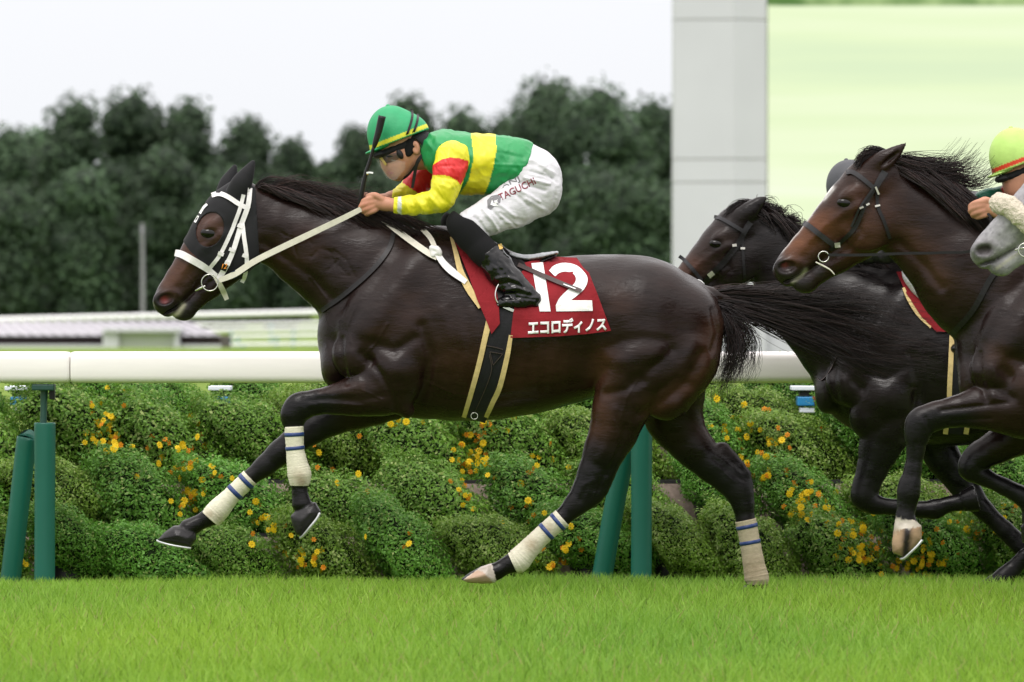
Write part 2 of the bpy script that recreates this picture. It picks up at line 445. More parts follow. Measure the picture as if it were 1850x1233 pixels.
M = {}
def coat_mat():
    m = mat('horse_coat', (0.02, 0.012, 0.01), 0.29, 0.22, attr=True, var=0.36, vscale=13, rvar=0.13, stretch=(0.5, 1, 1.4), detail=8)
    n, l = nt(m); b = n['Principled BSDF']; t = n.new('ShaderNodeTexCoord'); prev = None
    for sc, st, dist, strg in ((16, (.55, 1, 1.3), .006, .5), (70, (.35, 1, 1.5), .0022, .55), (420, (.25, 1, 1.6), .0006, .5)):
        mp = n.new('ShaderNodeMapping'); mp.inputs['Scale'].default_value = st; mp.inputs['Rotation'].default_value = (0, .5, 0); no = n.new('ShaderNodeTexNoise'); no.inputs['Scale'].default_value = sc; no.inputs['Detail'].default_value = 5; no.inputs['Distortion'].default_value = .4
        bu = n.new('ShaderNodeBump'); bu.inputs['Strength'].default_value = strg; bu.inputs['Distance'].default_value = dist
        l.new(t.outputs['Object'], mp.inputs[0]); l.new(mp.outputs[0], no.inputs[0]); l.new(no.outputs[0], bu.inputs['Height'])
        if prev: l.new(prev, bu.inputs['Normal'])
        prev = bu.outputs[0]
    l.new(prev, b.inputs['Normal']); return m
M['coat'] = coat_mat()
M['grey_coat'] = mat('grey_horse_coat', (0.4, 0.4, 0.42), 0.55, 0.4, attr=True, var=0.22, vscale=45, bump=0.35, bscale=110, bdist=0.002)
M['hair'] = mat('horse_hair', (0.008, 0.0055, 0.0055), 0.45, 0.3, attr=True, var=0.25, vscale=6)
M['hair_brown'] = mat('brown_horse_hair', (0.014, 0.0075, 0.007), 0.48, 0.3, attr=True, var=0.25, vscale=6)
M['eye'] = mat('horse_eye', (0.004, 0.003, 0.003), 0.06, 0.35)
M['white_strap'] = mat('white_webbing', (0.76, 0.735, 0.74), 0.55, 0.4, var=0.08, vscale=60, bump=0.3, bscale=260, bdist=0.001)
M['cream_strap'] = mat('cream_webbing', (0.64, 0.61, 0.52), 0.6, 0.4, var=0.10, vscale=40, bump=0.5, bscale=300, bdist=0.0015)
M['black_leather'] = mat('black_leather', (0.009, 0.008, 0.009), 0.42, 0.3, var=0.2, vscale=40, bump=0.2, bscale=180)
M['buckle'] = mat('buckle_metal', (0.55, 0.53, 0.49), 0.3, 0.5, metal=0.25)
M['grey_leather'] = mat('grey_leather', (0.022, 0.021, 0.024), 0.42, 0.3, var=0.2, vscale=40)
M['brown_leather'] = mat('brown_leather', (0.055, 0.038, 0.036), 0.5, 0.4, var=0.2, vscale=60)
M['black_cloth'] = mat('black_cloth', (0.010, 0.010, 0.012), 0.72, 0.25, var=0.2, vscale=20, bump=0.3, bscale=320, bdist=0.001, sheen=0.05)
M['steel'] = mat('polished_steel', (0.7, 0.69, 0.66), 0.22, 0.5, metal=1.0)
M['brass'] = mat('brass', (0.62, 0.42, 0.14), 0.3, 0.5, metal=1.0)
M['maroon'] = mat('maroon_cloth', (0.225, 0.010, 0.016), 0.78, 0.22, var=0.16, vscale=14, bump=0.5, bscale=28, bdist=0.005, sheen=0.05, detail=6)
M['print_white'] = mat('white_print', (0.82, 0.82, 0.82), 0.6, 0.3, var=0.04, vscale=30)
M['foam'] = mat('cream_foam_pad', (0.62, 0.47, 0.22), 0.8, 0.25, var=0.15, vscale=40, bump=0.5, bscale=140, bdist=0.002)
M['blue_tape'] = mat('blue_tape', (0.016, 0.04, 0.16), 0.45, 0.5, var=0.15, vscale=60)
M['bandage'] = mat('white_bandage', (0.68, 0.65, 0.53), 0.85, 0.2, attr=True, var=0.12, vscale=55, bump=0.7, bscale=120, bdist=0.003, stretch=(1, 1, 2.2))
M['shoe'] = mat('horseshoe_alloy', (0.55, 0.56, 0.58), 0.4, 0.5, metal=0.6)
M['skin'] = mat('skin', (0.45, 0.21, 0.13), 0.5, 0.4, attr=True, var=0.10, vscale=30, bump=0.2, bscale=120, bdist=0.001)
M['silk'] = mat('racing_silk', (0.5, 0.5, 0.1), 0.42, 0.45, attr=True, var=0.06, vscale=18, bump=0.75, bscale=24, bdist=0.007, detail=4, stretch=(1.3, .8, .7))
M['breeches'] = mat('white_breeches', (0.60, 0.595, 0.63), 0.6, 0.3, var=0.06, vscale=14, bump=0.8, bscale=26, bdist=0.007, detail=4, stretch=(.6, .8, 1.5))
M['boot'] = mat('patent_boot', (0.004, 0.004, 0.005), 0.16, 0.42, bump=0.45, bscale=22, bdist=0.008, detail=2)
M['sock'] = mat('black_sock', (0.008, 0.008, 0.009), 0.85, 0.2, bump=0.4, bscale=200)
M['green_plastic'] = mat('green_pvc_sleeve', (0.007, 0.105, 0.074), 0.42, 0.4, var=0.12, vscale=5, bump=0.25, bscale=45, bdist=0.002, stretch=(1, 1, 0.35))
M['green_metal'] = mat('dark_green_metal', (0.012, 0.06, 0.045), 0.5, 0.5, var=0.2, vscale=20)
M['rail_white'] = mat('white_rail_pvc', (0.86, 0.825, 0.81), 0.42, 0.4, var=0.06, vscale=6, stretch=(.35, 1, 2.5), bump=.15, bscale=14, bdist=.002, detail=8)
# ------------------------------------------------------------------ horses
def sim(a=1.0, deg=0.0, p0=(0, 0), p1=(0, 0)):
    c, s_ = a*math.cos(math.radians(deg)), a*math.sin(math.radians(deg))
    def f(u, v): x, y = u-p0[0], v-p0[1]; return p1[0]+c*x-s_*y, p1[1]+s_*x+c*y
    f.a = a; f.deg = deg; return f
ID = sim()

HEAD = [('t', 0, [(436,368,42,0,.074),(413,389,43.5,0,.084),(389,427,43.5,0,.088),(367,458,38.5,0,.073),(348,483,33.5,0,.061),(328,509,29.5,0,.053),(311,531,26,0,.052),(299,546,23,0,.054)], .02),
        ('t', 0, [(306,541,22,0,.052),(303,557,16,0,.042)], .014),
        ('t', 0, [(440,448,36,0,.060),(412,480,32,0,.056),(380,517,22,0,.042),(352,545,15,0,.034),(335,562,16,0,.034),(323,565,12,0,.028)], .016),
        ('e', 1, (427,452), (46,40), .060, .030, -50, .025),
        ('t', 1, [(398,424,10,.082,.020),(372,447,8,.070,.016),(352,466,6,.058,.012)], .016),
        ('e', 1, (386,407), (20,11), .080, .018, -40, .018),
        ('e', 1, (297,540), (21,16), .040, .024, -20, .014),
        ('s', 1, (299,541), (17,11), .068, .030, -18, .007),
        ('s', 1, (378,423), (13,9), .108, .020, -25, .012),
        ('st', 1, [(292,570,2.6,.045,.03),(318,556,3.4,.045,.03),(350,529,2.2,.048,.022)], .004)]
EARS = [('t', 0, [(427,350,17,-.052,.030),(437,331,15.5,-.060,.028),(447,313,9.5,-.062,.018),(457,294,2,-.060,.004)], .008),
        ('t', 0, [(406,346,13,.050,.030),(412,331,12,.058,.026),(418,318,8,.060,.018),(424,302,2,.058,.004)], .008)]
NECK = [('t', 0, [(455,393,51,0,.066),(482,411,59,0,.070),(523,426,64,0,.080),(570,449,80,0,.098),(622,475,94,0,.125),(680,512,113,0,.165),(742,552,135,0,.205)], .04)]
TRUNK = [('t', 0, [(676,628,84,0,.19),(718,603,140,0,.225),(790,584,171,0,.258),(870,604,152,0,.288),(950,606,138,0,.298),(1030,595,127,0,.288),(1090,583,118,0,.265),(1150,585,118,0,.250),(1195,598,112,0,.225)], .05),
         ('t', 0, [(1240,525,22,0,.05),(1285,536,14,0,.03),(1325,541,8,0,.02)], .03),
         ('e', 1, (607,656), (26,44), .075, .085, 10, .04),
         ('t', 1, [(735,520,70,.12,.10),(690,580,66,.16,.09),(648,640,48,.16,.085)], .05),
         ('t', 1, [(745,600,58,.17,.10),(715,670,54,.18,.09),(690,705,46,.17,.085)], .04),
         ('t', 1, [(1170,575,92,.10,.14),(1160,640,76,.14,.13),(1140,690,62,.155,.11)], .05),
         ('t', 1, [(1236,590,70,.09,.13),(1236,650,58,.12,.11),(1205,712,48,.14,.095)], .05)]
FORE_N = [('t', 0, [(700,692,56,-.17,.09),(672,708,43,-.175,.078),(640,716,35,-.175,.064),(605,722,26.5,-.175,.050),(572,727,22,-.17,.042),(541,736,25,-.17,.046),(530,753,22,-.17,.042),(531,775,15,-.17,.032),(533,810,13,-.17,.029),(538,840,16,-.17,.032),(541,858,18,-.17,.037),(541,876,14,-.17,.030),(542,893,13,-.17,.031),(545,910,18,-.17,.042)], .016),
          ('t', 0, [(712,712,30,-.17,.07),(735,742,14,-.17,.04)], .02),
          ('p', [(525,932),(536,922),(552,912),(570,907),(580,924),(577,934),(562,952),(546,970),(534,966),(528,950)], -.17, .062, .05, .008)]
FORE_F = [('t', 0, [(690,705,62,.15,.09),(640,735,42,.16,.07),(600,756,31,.16,.056),(565,776,26,.16,.048),(530,799,23.5,.16,.046),(505,819,22,.16,.042),(478,843,18.5,.16,.036),(450,865,14,.16,.030),(416,898,13.5,.16,.028),(388,928,18,.16,.036),(372,938,14,.16,.030),(352,949,14,.16,.032),(340,955,17,.16,.040)], .016),
          ('p', [(284,976),(297,962),(314,950),(330,950),(354,962),(355,975),(345,990),(318,985),(300,981)], .16, .062, .04, .008)]
HIND_N = [('t', 0, [(1140,690,62,-.155,.11),(1119,745,49,-.16,.085),(1108,782,42.5,-.16,.070),(1092,815,36.5,-.16,.058),(1074,858,30,-.16,.048),(1062,888,28,-.16,.042),(1040,912,20,-.16,.034),(1012,939,15,-.16,.030),(975,972,14,-.16,.028),(945,1003,17,-.16,.032),(935,1013,19,-.16,.036),(915,1022,14,-.16,.030),(898,1032,14,-.16,.032),(888,1036,16,-.16,.038)], .018),
          ('t', 0, [(1100,845,16,-.16,.03),(1087,886,11,-.16,.022),(1060,912,10,-.16,.02)], .016),
          ('p', [(832,1047),(848,1035),(868,1024),(886,1019),(898,1044),(894,1054),(870,1055),(845,1053)], -.16, .06, .04, .008)]
HIND_F = [('t', 0, [(1210,690,68,.155,.11),(1218,755,52,.16,.085),(1255,811,36,.16,.062),(1290,842,32,.16,.054),(1318,866,28.5,.16,.048),(1335,888,25,.16,.042),(1343,914,19,.16,.034),(1347,942,16,.16,.030),(1354,974,15,.16,.028),(1362,1020,16,.16,.030),(1367,1045,20,.16,.036),(1366,1060,15,.16,.032),(1361,1068,17,.16,.038)], .018),
          ('t', 0, [(1305,815,16,.16,.03),(1346,858,10,.16,.022),(1352,900,9,.16,.02)], .016),
          ('f', (1360,1066), (1352,1084), .16, 18, 25, .006)]

def put_prims(fd, prims, T, Y0, grow=0.0):
    s = S(Y0); a = T.a; ws = a*S(0)/s
    def wp(q, sgn=1):
        u, v, r, y, w = q; u, v = T(u, v); p = P(u, v, Y0+sgn*y*ws)
        return (p.x, p.y, p.z, r*a/s+grow, w*ws+grow)
    for p in prims:
        k = p[0]
        if k == 'p':
            _, poly, y, w, r, kk = p; yy = Y0+y*ws; pw = [P(*T(*q), yy) for q in poly]; fd.pillow([(q.x, q.z) for q in pw], yy, w*ws, r*ws, kk, yy); continue
        if k == 't':
            for sg in ((-1, 1) if p[1] else (1,)): fd.tube([wp(q, sg) for q in p[2]], p[3]*ws)
        elif k in ('e', 's'):
            _, mir, c, rad, y, w, deg, kk = p
            for sg in ((-1, 1) if mir else (1,)):
                u, v = T(*c); o = P(u, v, Y0+sg*y*ws)
                fd.ell(o, (rad[0]*a/s+grow, w*ws+grow, rad[1]*a/s+grow), math.radians(-deg-T.deg), kk, sub=(k == 's'))
        elif k == 'st':
            for sg in ((-1, 1) if p[1] else (1,)):
                q = [wp(x, sg) for x in p[2]]
                for i in range(len(q)-1): fd.seg(q[i], q[i+1], p[3], sub=True)
        elif k == 'f':
            _, c0, c1, y, r0, r1, kk = p; u, v = T(*c0); A = P(u, v, Y0+y*ws); u, v = T(*c1); B = P(u, v, Y0+y*ws)
            fd.frustum(A, B, r0*a/s, r1*a/s, kk)

def field_box(sets, Y0, h, half=0.40, pad=8):
    us, vs = [], []
    for prims, T in sets:
        for p in prims:
            pts = [q+(2,) for q in p[1]] if p[0] == 'p' else p[2] if p[0] in ('t', 'st') else ([p[2]+(max(p[3]),)] if p[0] in ('e', 's') else [p[1]+(p[5],), p[2]+(p[5],)])
            for q in pts:
                u, v = T(q[0], q[1]); r = q[2]*T.a+pad; us += [u-r, u+r]; vs += [v-r, v+r]
    a = P(min(us), max(vs), Y0); b = P(max(us), min(vs), Y0)
    return Field((a.x-.02, Y0-half, a.z-.02), (b.x+.02, Y0+half, b.z+.02), h)

# muscle relief: (line in photo pixels, spread, height in metres)
RELIEF = [([(742,425),(705,478),(650,550),(608,618)],16,-.012), ([(770,450),(720,520),(672,600)],22,.010),
    ([(613,612),(617,650),(629,692)],7,-.012), ([(600,640),(602,670)],9,.007), ([(637,640),(640,680)],16,.012),
    ([(676,620),(712,636),(748,612)],10,-.011), ([(716,668)],26,.014), ([(762,590),(778,645),(768,700),(752,748)],10,-.015),
    ([(668,652),(688,676),(703,703),(716,738)],7,-.010), ([(655,640),(668,652)],9,-.008), ([(650,698),(620,706)],11,.006),
    ([(560,724),(600,721),(650,725),(690,716)],6,-.0045), ([(565,740),(610,741),(650,742)],5,-.003), ([(575,712),(640,702)],5,.003), ([(550,720),(556,742)],5,-.003), ([(640,712),(600,716)],4,.0018),
    ([(600,470),(640,500)],14,-.004), ([(478,440),(520,470),(560,500),(598,540)],9,-.010), ([(500,400),(560,420),(620,440)],18,.005),
    ([(800,560),(830,620),(840,690)],20,.005), ([(1085,560),(1080,610),(1068,660)],22,-.018), ([(1104,548)],26,.007),
    ([(1100,628),(1126,616),(1160,611),(1204,616)],10,-.007), ([(1212,633),(1196,650),(1163,677),(1140,690)],10,-.011), ([(1105,650),(1150,640),(1200,640)],16,.005),
    ([(1288,560),(1297,602),(1288,632)],6,-.010), ([(1268,640),(1240,690),(1200,724),(1158,750)],10,-.010), ([(1285,650),(1262,700),(1220,738)],9,.005), ([(1255,620),(1220,670),(1185,700)],14,.009),
    ([(1096,712),(1126,706),(1162,690)],8,-.008), ([(1128,660)],24,.011), ([(1170,545)],36,.006), ([(1110,740),(1100,790),(1085,830)],8,.004),
    ([(1092,850),(1080,885)],6,-.004), ([(1130,770),(1115,820),(1097,858)],6,-.005), ([(1290,830),(1318,850),(1340,866)],5,-.004), ([(1060,880),(1048,905)],5,-.003), ([(1070,870),(1058,878)],7,.004),
    ([(900,640),(960,650),(1040,640)],40,-.004), ([(860,720),(960,712),(1050,690)],9,-.004), ([(820,740),(920,735)],6,.003),
    ([(402,440),(412,468),(398,494),(370,520)],5,-.005), ([(360,476),(340,500),(322,520)],7,-.004), ([(352,462),(330,492)],4,.003), ([(380,450),(398,462)],9,-.006),
    ([(345,520),(326,536),(318,528)],5,.004), ([(386,436)],6,-.003)]
VEINS = [([(700,585),(680,620),(660,640)],2.2,.0024), ([(640,560),(628,590),(634,620)],2,.002), ([(575,728),(612,730),(655,733)],1.8,.0022), ([(655,705),(690,722)],1.8,.002), ([(770,690),(820,712),(880,716),(930,706)],2.2,.0026), ([(820,712),(800,735)],2,.002),
    ([(1110,760),(1118,800),(1098,840)],2.2,.0026), ([(1150,690),(1132,720),(1120,760)],2.2,.0024), ([(1085,860),(1070,905)],2,.002), ([(352,470),(366,492),(380,505)],1.8,.002), ([(340,500),(352,512)],1.6,.0018), ([(366,492),(350,500)],1.6,.0016), ([(560,500),(590,540)],2.5,.003), ([(1300,845),(1325,870)],2,.002)]
for k_ in range(15):
    x_ = random.uniform(505, 640); VEINS.append(([(x_, 410+.45*(x_-505)+random.uniform(-18, 40)), (x_+random.uniform(8, 20), 410+.45*(x_-505)+random.uniform(10, 52))], random.uniform(2, 3.4), -random.uniform(.001, .0024)))
for k_ in range(9):
    x_ = 800+k_*27; VEINS.append(([(x_, 560), (x_+12, 640), (x_+8, 700)], 8, .0022)); VEINS.append(([(x_+13, 560), (x_+25, 640), (x_+21, 700)], 7, -.0016))
def relief(V, Q, feats, T, side_only=True):
    """displace along the normal; feats are in the template's pixels, T brings them to the photo"""
    N = normals(V, Q); u, v = px_of(V); d = np.zeros(len(V)); 
    for pts, sg, amp in feats:
        pp = np.array([T(*q) for q in pts]); s2 = sg*T.a*3.2
        m = (u > pp[:, 0].min()-s2) & (u < pp[:, 0].max()+s2) & (v > pp[:, 1].min()-s2) & (v < pp[:, 1].max()+s2)
        if m.any(): d[m] += amp*gauss(u[m], v[m], pp, sg*T.a)
    w = np.clip(np.abs(N[:, 1])*1.3-0.15, 0, 1)
    return V+(N*(d*w)[:, None]).astype(np.float32)

def build_body(name, sets, Y0, h, feats, colour, matl, parent, half=0.40):
    fd = field_box(sets, Y0, h, half)
    for prims, T in sets: put_prims(fd, [p for p in prims if p[0] not in ('s', 'st')], T, Y0)
    for prims, T in sets: put_prims(fd, [p for p in prims if p[0] in ('s', 'st')], T, Y0)
    V, Q = fd.mesh(3)
    for f, T in feats: V = relief(V, Q, f, T)
    me = mesh_np(name, V, Q); u, v = px_of(V); vcol(me, colour(u, v, V[:, 1]-Y0))
    o = link('body', me, matl, parent); return o, bvh_of(V, Q)

def mixc(c, col, w):
    w = np.clip(w, 0, 1)[:, None]; return c*(1-w)+np.array(col)[None]*w
def sstep(x, a, b):
    t = np.clip((x-a)/(b-a), 0, 1); return t*t*(3-2*t)
BLACK = (.0052, .0046, .0050)

def hair(guides, Y0, M_, sp0, sp1, r0, r1, curl=0.0, N=14, cut=(0.55, 1.0), clump=0):
    """strands between neighbouring guide curves, given as (u,v,y)"""
    G = []
    for g in guides:
        c = catmull(g, 6); t = np.linspace(0, 1, len(c)); tt = np.linspace(0, 1, 40)
        G.append(np.stack([np.interp(tt, t, c[:, i]) for i in range(3)], 1))
    G = np.array(G); W = np.empty(G.shape)
    for i in range(G.shape[0]):
        for j in range(40): W[i, j] = P(G[i, j, 0], G[i, j, 1], Y0+G[i, j, 2])
    ncl = clump or M_; cg = np.random.rand(ncl)*(len(G)-1); coff = np.random.randn(ncl, 3); cph = np.random.rand(ncl, 4)*6.28
    out = np.empty((M_, N, 4)); tt = np.linspace(0, 1, N)
    for m in range(M_):
        ci = m % ncl; x = cg[ci]+np.random.randn()*0.04; x = min(max(x, 0), len(G)-1-1e-6); i = int(x); f = x-i
        c = W[i]*(1-f)+W[min(i+1, len(G)-1)]*f if len(G) > 1 else W[0]
        L = np.random.uniform(*cut); q = np.stack([np.interp(tt*L, np.linspace(0, 1, 40), c[:, k]) for k in range(3)], 1)
        sp = sp0+(sp1-sp0)*tt
        q += coff[ci][None]*sp[:, None]*np.array([.6, .7, 1])
        q += np.random.randn(3)[None]*(sp*0.35)[:, None]*(1 if clump else 0)
        ph = cph[ci]+np.random.randn(4)*0.3
        amp = curl*tt*(0.5+np.random.rand())
        q[:, 2] += amp*np.sin(tt*7*L+ph[0]); q[:, 1] += amp*np.sin(tt*6*L+ph[1]); q[:, 0] += 0.5*amp*np.sin(tt*9*L+ph[2])
        out[m, :, :3] = q; out[m, :, 3] = (r0+(r1-r0)*tt)*(0.7+0.6*np.random.rand())
    return out

def eyeball(bvh, uv, r, parent, Y0, ybias=0.011):
    h = hit(bvh, *uv); y = h[0].y if h[0] is not None else Y0-0.09
    for k, yy in enumerate((y+.6*r-ybias, 2*Y0-(y+.6*r-ybias))):
        bm = bmesh.new(); bmesh.ops.create_uvsphere(bm, u_segments=24, v_segments=16, radius=r)
        c = P(uv[0], uv[1], yy)
        for v in bm.verts: v.co = Vector((v.co.x*1.15-.15*v.co.z, v.co.y*.6, v.co.z*0.74))+c
        link('eye', from_bm('eye', bm, True), M['eye'], parent)

def ring_mesh(name, uv, rad, Y, tube, tilt=0.0):
    bm = bmesh.new(); n, m = 28, 8; s = S(Y); vs = []
    for i in range(n):
        a = 2*math.pi*i/n; row = []
        for j in range(m):
            b = 2*math.pi*j/m; R = rad/s+tube*math.cos(b)
            p = P(uv[0], uv[1], Y); x, z, y = R*math.cos(a), R*math.sin(a), tube*math.sin(b)
            row.append(bm.verts.new(p+Vector((x, y+x*tilt, z))))
        vs.append(row)
    for i in range(n):
        for j in range(m): bm.faces.new((vs[i][j], vs[i][(j+1) % m], vs[(i+1) % n][(j+1) % m], vs[(i+1) % n][j]))
    return from_bm(name, bm, True)
def ribbon(name, pts, width, matl, parent, Y0=0.0, thick=0.003, sub=8, twist=0.0):
    """free strap through (u,v,y); width in photo pixels"""
    c = catmull(pts, sub); n = len(c); W = np.array([P(q[0], q[1], Y0+q[2]) for q in c]); T = np.gradient(W, axis=0); T /= np.linalg.norm(T, axis=1)[:, None]
    V = []; Fc = []
    for i in range(n):
        nn = np.cross(T[i], [0, 1, 0]); nn /= np.linalg.norm(nn)+1e-9; ww = width if np.isscalar(width) else np.interp(i/(n-1), np.linspace(0, 1, len(width)), width)
        h = 0.5*ww/S(Y0); tw = twist*math.sin(i/n*6.28); yv = np.array([0, 1, 0])
        a = nn*math.cos(tw)+yv*math.sin(tw); b = -nn*math.sin(tw)+yv*math.cos(tw)
        for sa, sb in ((-1, -1), (1, -1), (1, 1), (-1, 1)): V.append(W[i]+a*h*sa+b*thick*0.5*sb)
    for i in range(n-1):
        for j in range(4): k = (j+1) % 4; Fc.append((i*4+j, i*4+k, i*4+4+k, i*4+4+j))
    Fc += [(0, 3, 2, 1), (n*4-4, n*4-3, n*4-2, n*4-1)]
    me = bpy.data.meshes.new(name); me.from_pydata([tuple(v) for v in V], [], Fc); me.update()
    return link(name, me, matl, parent)
def rod(name, pts, r, matl, parent, Y0=0.0, seg=10, sub=6):
    """round bar through (u,v,y) with radius r (m), one or one per point"""
    rr = [r]*len(pts) if np.isscalar(r) else r
    q = [(*P(p[0], p[1], Y0+p[2]), a, a) for p, a in zip(pts, rr)]
    return link(name, loft(name, q, seg, sub), matl, parent)

# ---- the leading horse
root = empty('racehorse', (0, 0, 0), 'dark bay racehorse in full gallop with black hood, white bridle and leg bandages', 'horse', 'racehorses in the race')
HORSE1 = root
def coat_main(u, v, y):
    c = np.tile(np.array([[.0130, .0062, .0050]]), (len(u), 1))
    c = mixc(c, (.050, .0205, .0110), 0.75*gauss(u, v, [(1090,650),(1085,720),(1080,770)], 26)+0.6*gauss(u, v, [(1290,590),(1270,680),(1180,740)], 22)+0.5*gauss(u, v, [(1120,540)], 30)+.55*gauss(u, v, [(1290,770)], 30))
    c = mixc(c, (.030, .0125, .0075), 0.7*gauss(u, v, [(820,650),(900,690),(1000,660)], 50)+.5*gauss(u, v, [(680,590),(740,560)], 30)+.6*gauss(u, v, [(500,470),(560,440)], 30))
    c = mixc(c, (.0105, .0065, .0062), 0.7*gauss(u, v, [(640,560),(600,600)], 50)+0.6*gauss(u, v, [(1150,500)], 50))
    # black points
    fore = sstep(v, 700, 716)*(u < 640)*sstep(-u, -640, -585)
    c = mixc(c, BLACK, fore+((u < 560) & (v > 740)))
    c = mixc(c, (.030, .016, .013), ((u > 575) & (u < 660) & (v > 690) & (v < 712))*0.5)
    c = mixc(c, BLACK, sstep(v, 770, 860)*(u > 780))
    # head
    hd = (u < 470) & (v < 590)
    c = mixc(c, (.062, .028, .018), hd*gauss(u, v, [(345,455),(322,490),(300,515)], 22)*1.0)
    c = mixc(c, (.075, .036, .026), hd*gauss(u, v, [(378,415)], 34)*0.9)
    c = mixc(c, (.012, .009, .009), hd*gauss(u, v, [(378,424)], 12)*0.9)
    c = mixc(c, (.015, .012, .013), hd*np.maximum(gauss(u, v, [(284,540),(296,560),(330,566)], 20), gauss(u, v, [(345,552)], 14)))
    c = mixc(c, (.16, .028, .028), hd*gauss(u, v, [(297,542)], 7)*(np.abs(y) < .048))
    c = mixc(c, (.30, .29, .20), hd*gauss(u, v, [(312,572),(322,566),(331,552)], 4.5))
    # hooves
    c = mixc(c, (.022, .021, .022), (inpoly(u, v, [(520,935),(572,904),(590,925),(545,980)]) | inpoly(u, v, [(275,985),(316,948),(358,966),(350,1000)])).astype(float))
    c = mixc(c, (.52, .46, .40), inpoly(u, v, [(820,1060),(872,1022),(888,1018),(900,1060)]).astype(float))
    c = mixc(c, (.44, .28, .19), (inpoly(u, v, [(826,1058),(862,1030),(874,1034),(896,1060)])*0.8))
    return c
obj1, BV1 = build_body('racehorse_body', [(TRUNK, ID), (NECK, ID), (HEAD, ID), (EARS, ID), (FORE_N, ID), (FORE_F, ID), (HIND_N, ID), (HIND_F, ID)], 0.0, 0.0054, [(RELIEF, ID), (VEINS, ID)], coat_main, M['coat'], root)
eyeball(BV1, (378, 422), .034, root, 0)
# tail and mane
tg = [[(1268,529,0),(1330,526,0),(1400,528,-.02),(1470,528,-.03),(1540,528,-.05),(1610,540,-.06)],
      [(1270,532,0),(1340,535,0),(1420,543,-.02),(1500,548,-.03),(1590,562,-.05),(1690,590,-.06)],
      [(1272,536,0),(1340,546,0),(1420,562,-.02),(1510,582,-.03),(1610,612,-.05),(1715,618,-.06)],
      [(1275,541,0),(1340,558,-.01),(1410,580,-.02),(1500,616,-.03),(1590,662,-.05),(1705,668,-.06)],
      [(1279,546,0),(1330,566,-.02),(1380,584,-.03),(1450,608,-.04),(1520,640,-.05),(1590,668,-.06)]]
wg = [[(1281,546,-.02),(1322,572,-.04),(1362,606,-.05),(1356,650,-.05),(1322,676,-.04)],
      [(1283,549,-.02),(1318,578,-.04),(1334,622,-.05),(1322,668,-.05),(1304,700,-.04)],
      [(1285,552,-.02),(1306,584,-.04),(1312,632,-.05),(1302,680,-.05),(1298,712,-.05)]]
st = np.concatenate([hair(tg, 0, 1700, .006, .036, .0020, .0004, .030, 14, (.5, 1.0), clump=150), hair(tg[:3], 0, 380, .007, .012, .003, .0012, .01, 14, (.3, .7)),
                     hair(wg, 0, 520, .006, .032, .0018, .0004, .040, 14, (.45, 1.0), clump=70), hair(wg, 0, 40, .006, .06, .0013, .0005, .06, 14, (.8, 1.0)), hair(tg, 0, 70, .006, .06, .0012, .0005, .045, 14, (.7, 1.0))])
link('tail', tubes_mesh('tail', st), M['hair'], root)
cr = lambda u: np.interp(u, [455, 480, 534, 591, 642, 700, 745], [340, 351, 361, 369, 384, 397, 408])
mg = [[(u, cr(u)+8, -.01), (u+14, cr(u)-7, -.015), (u+48, cr(u+10)-15, -.02), (u+90, cr(u+70)-15, -.03), (u+135, cr(u+110)-10, -.03)] for u in (455, 480, 505, 530, 560, 590, 620, 650, 680)]
mg2 = [[(u, cr(u)+2, -.015), (u+15, cr(u)-8, -.035), (u+48, cr(u+30)-2, -.062), (u+90, cr(u+70)+10, -.085), (u+130, cr(u+110)+24, -.105)] for u in (458, 490, 520, 560, 600, 640, 680, 710)]
st = np.concatenate([hair(mg, 0, 700, .004, .026, .0020, .0005, .022, 14, (.4, 1.0), clump=70), hair(mg, 0, 90, .006, .04, .0012, .0005, .03, 14, (.6, 1.0)), hair(mg2, 0, 650, .004, .010, .0022, .0007, .008, 14, (.5, 1.0), clump=110)])
link('mane', tubes_mesh('mane', st, brown=.9), M['hair_brown'], root)

# hood with ear covers
fd = Field((P(262,600,0).x, -.2, P(0,505,0).z), (P(480,0,0).x, .2, P(0,280,0).z), .0042)
put_prims(fd, [p for p in HEAD if p[0] in ('t', 'e')], ID, 0, .0055); put_prims(fd, NECK[:1], ID, 0, .0055)
earf = Field((P(262,600,0).x, -.2, P(0,505,0).z), (P(480,0,0).x, .2, P(0,280,0).z), .0042)
put_prims(earf, EARS, ID, 0, .006)
fd.clip_px([(331,436),(345,455),(372,478),(385,500),(420,520),(470,500),(470,470),(466,400),(462,340),(440,325),(380,330),(320,400)], 0)
hole = [(379+24.5*math.cos(a)*.94+32*math.sin(a)*.34, 415+24.5*math.cos(a)*.34-32*math.sin(a)*.94) for a in np.linspace(0, 2*np.pi, 28, endpoint=False)]
fd.clip_px(hole, -.1, invert=True)
fd.f = np.minimum(fd.f, earf.f)
V, Q = fd.mesh(2)
hood = link('hood', mesh_np('hood', V, Q), M['black_cloth'], root); hood['label'] = 'black cloth hood with ear covers and round eye openings'
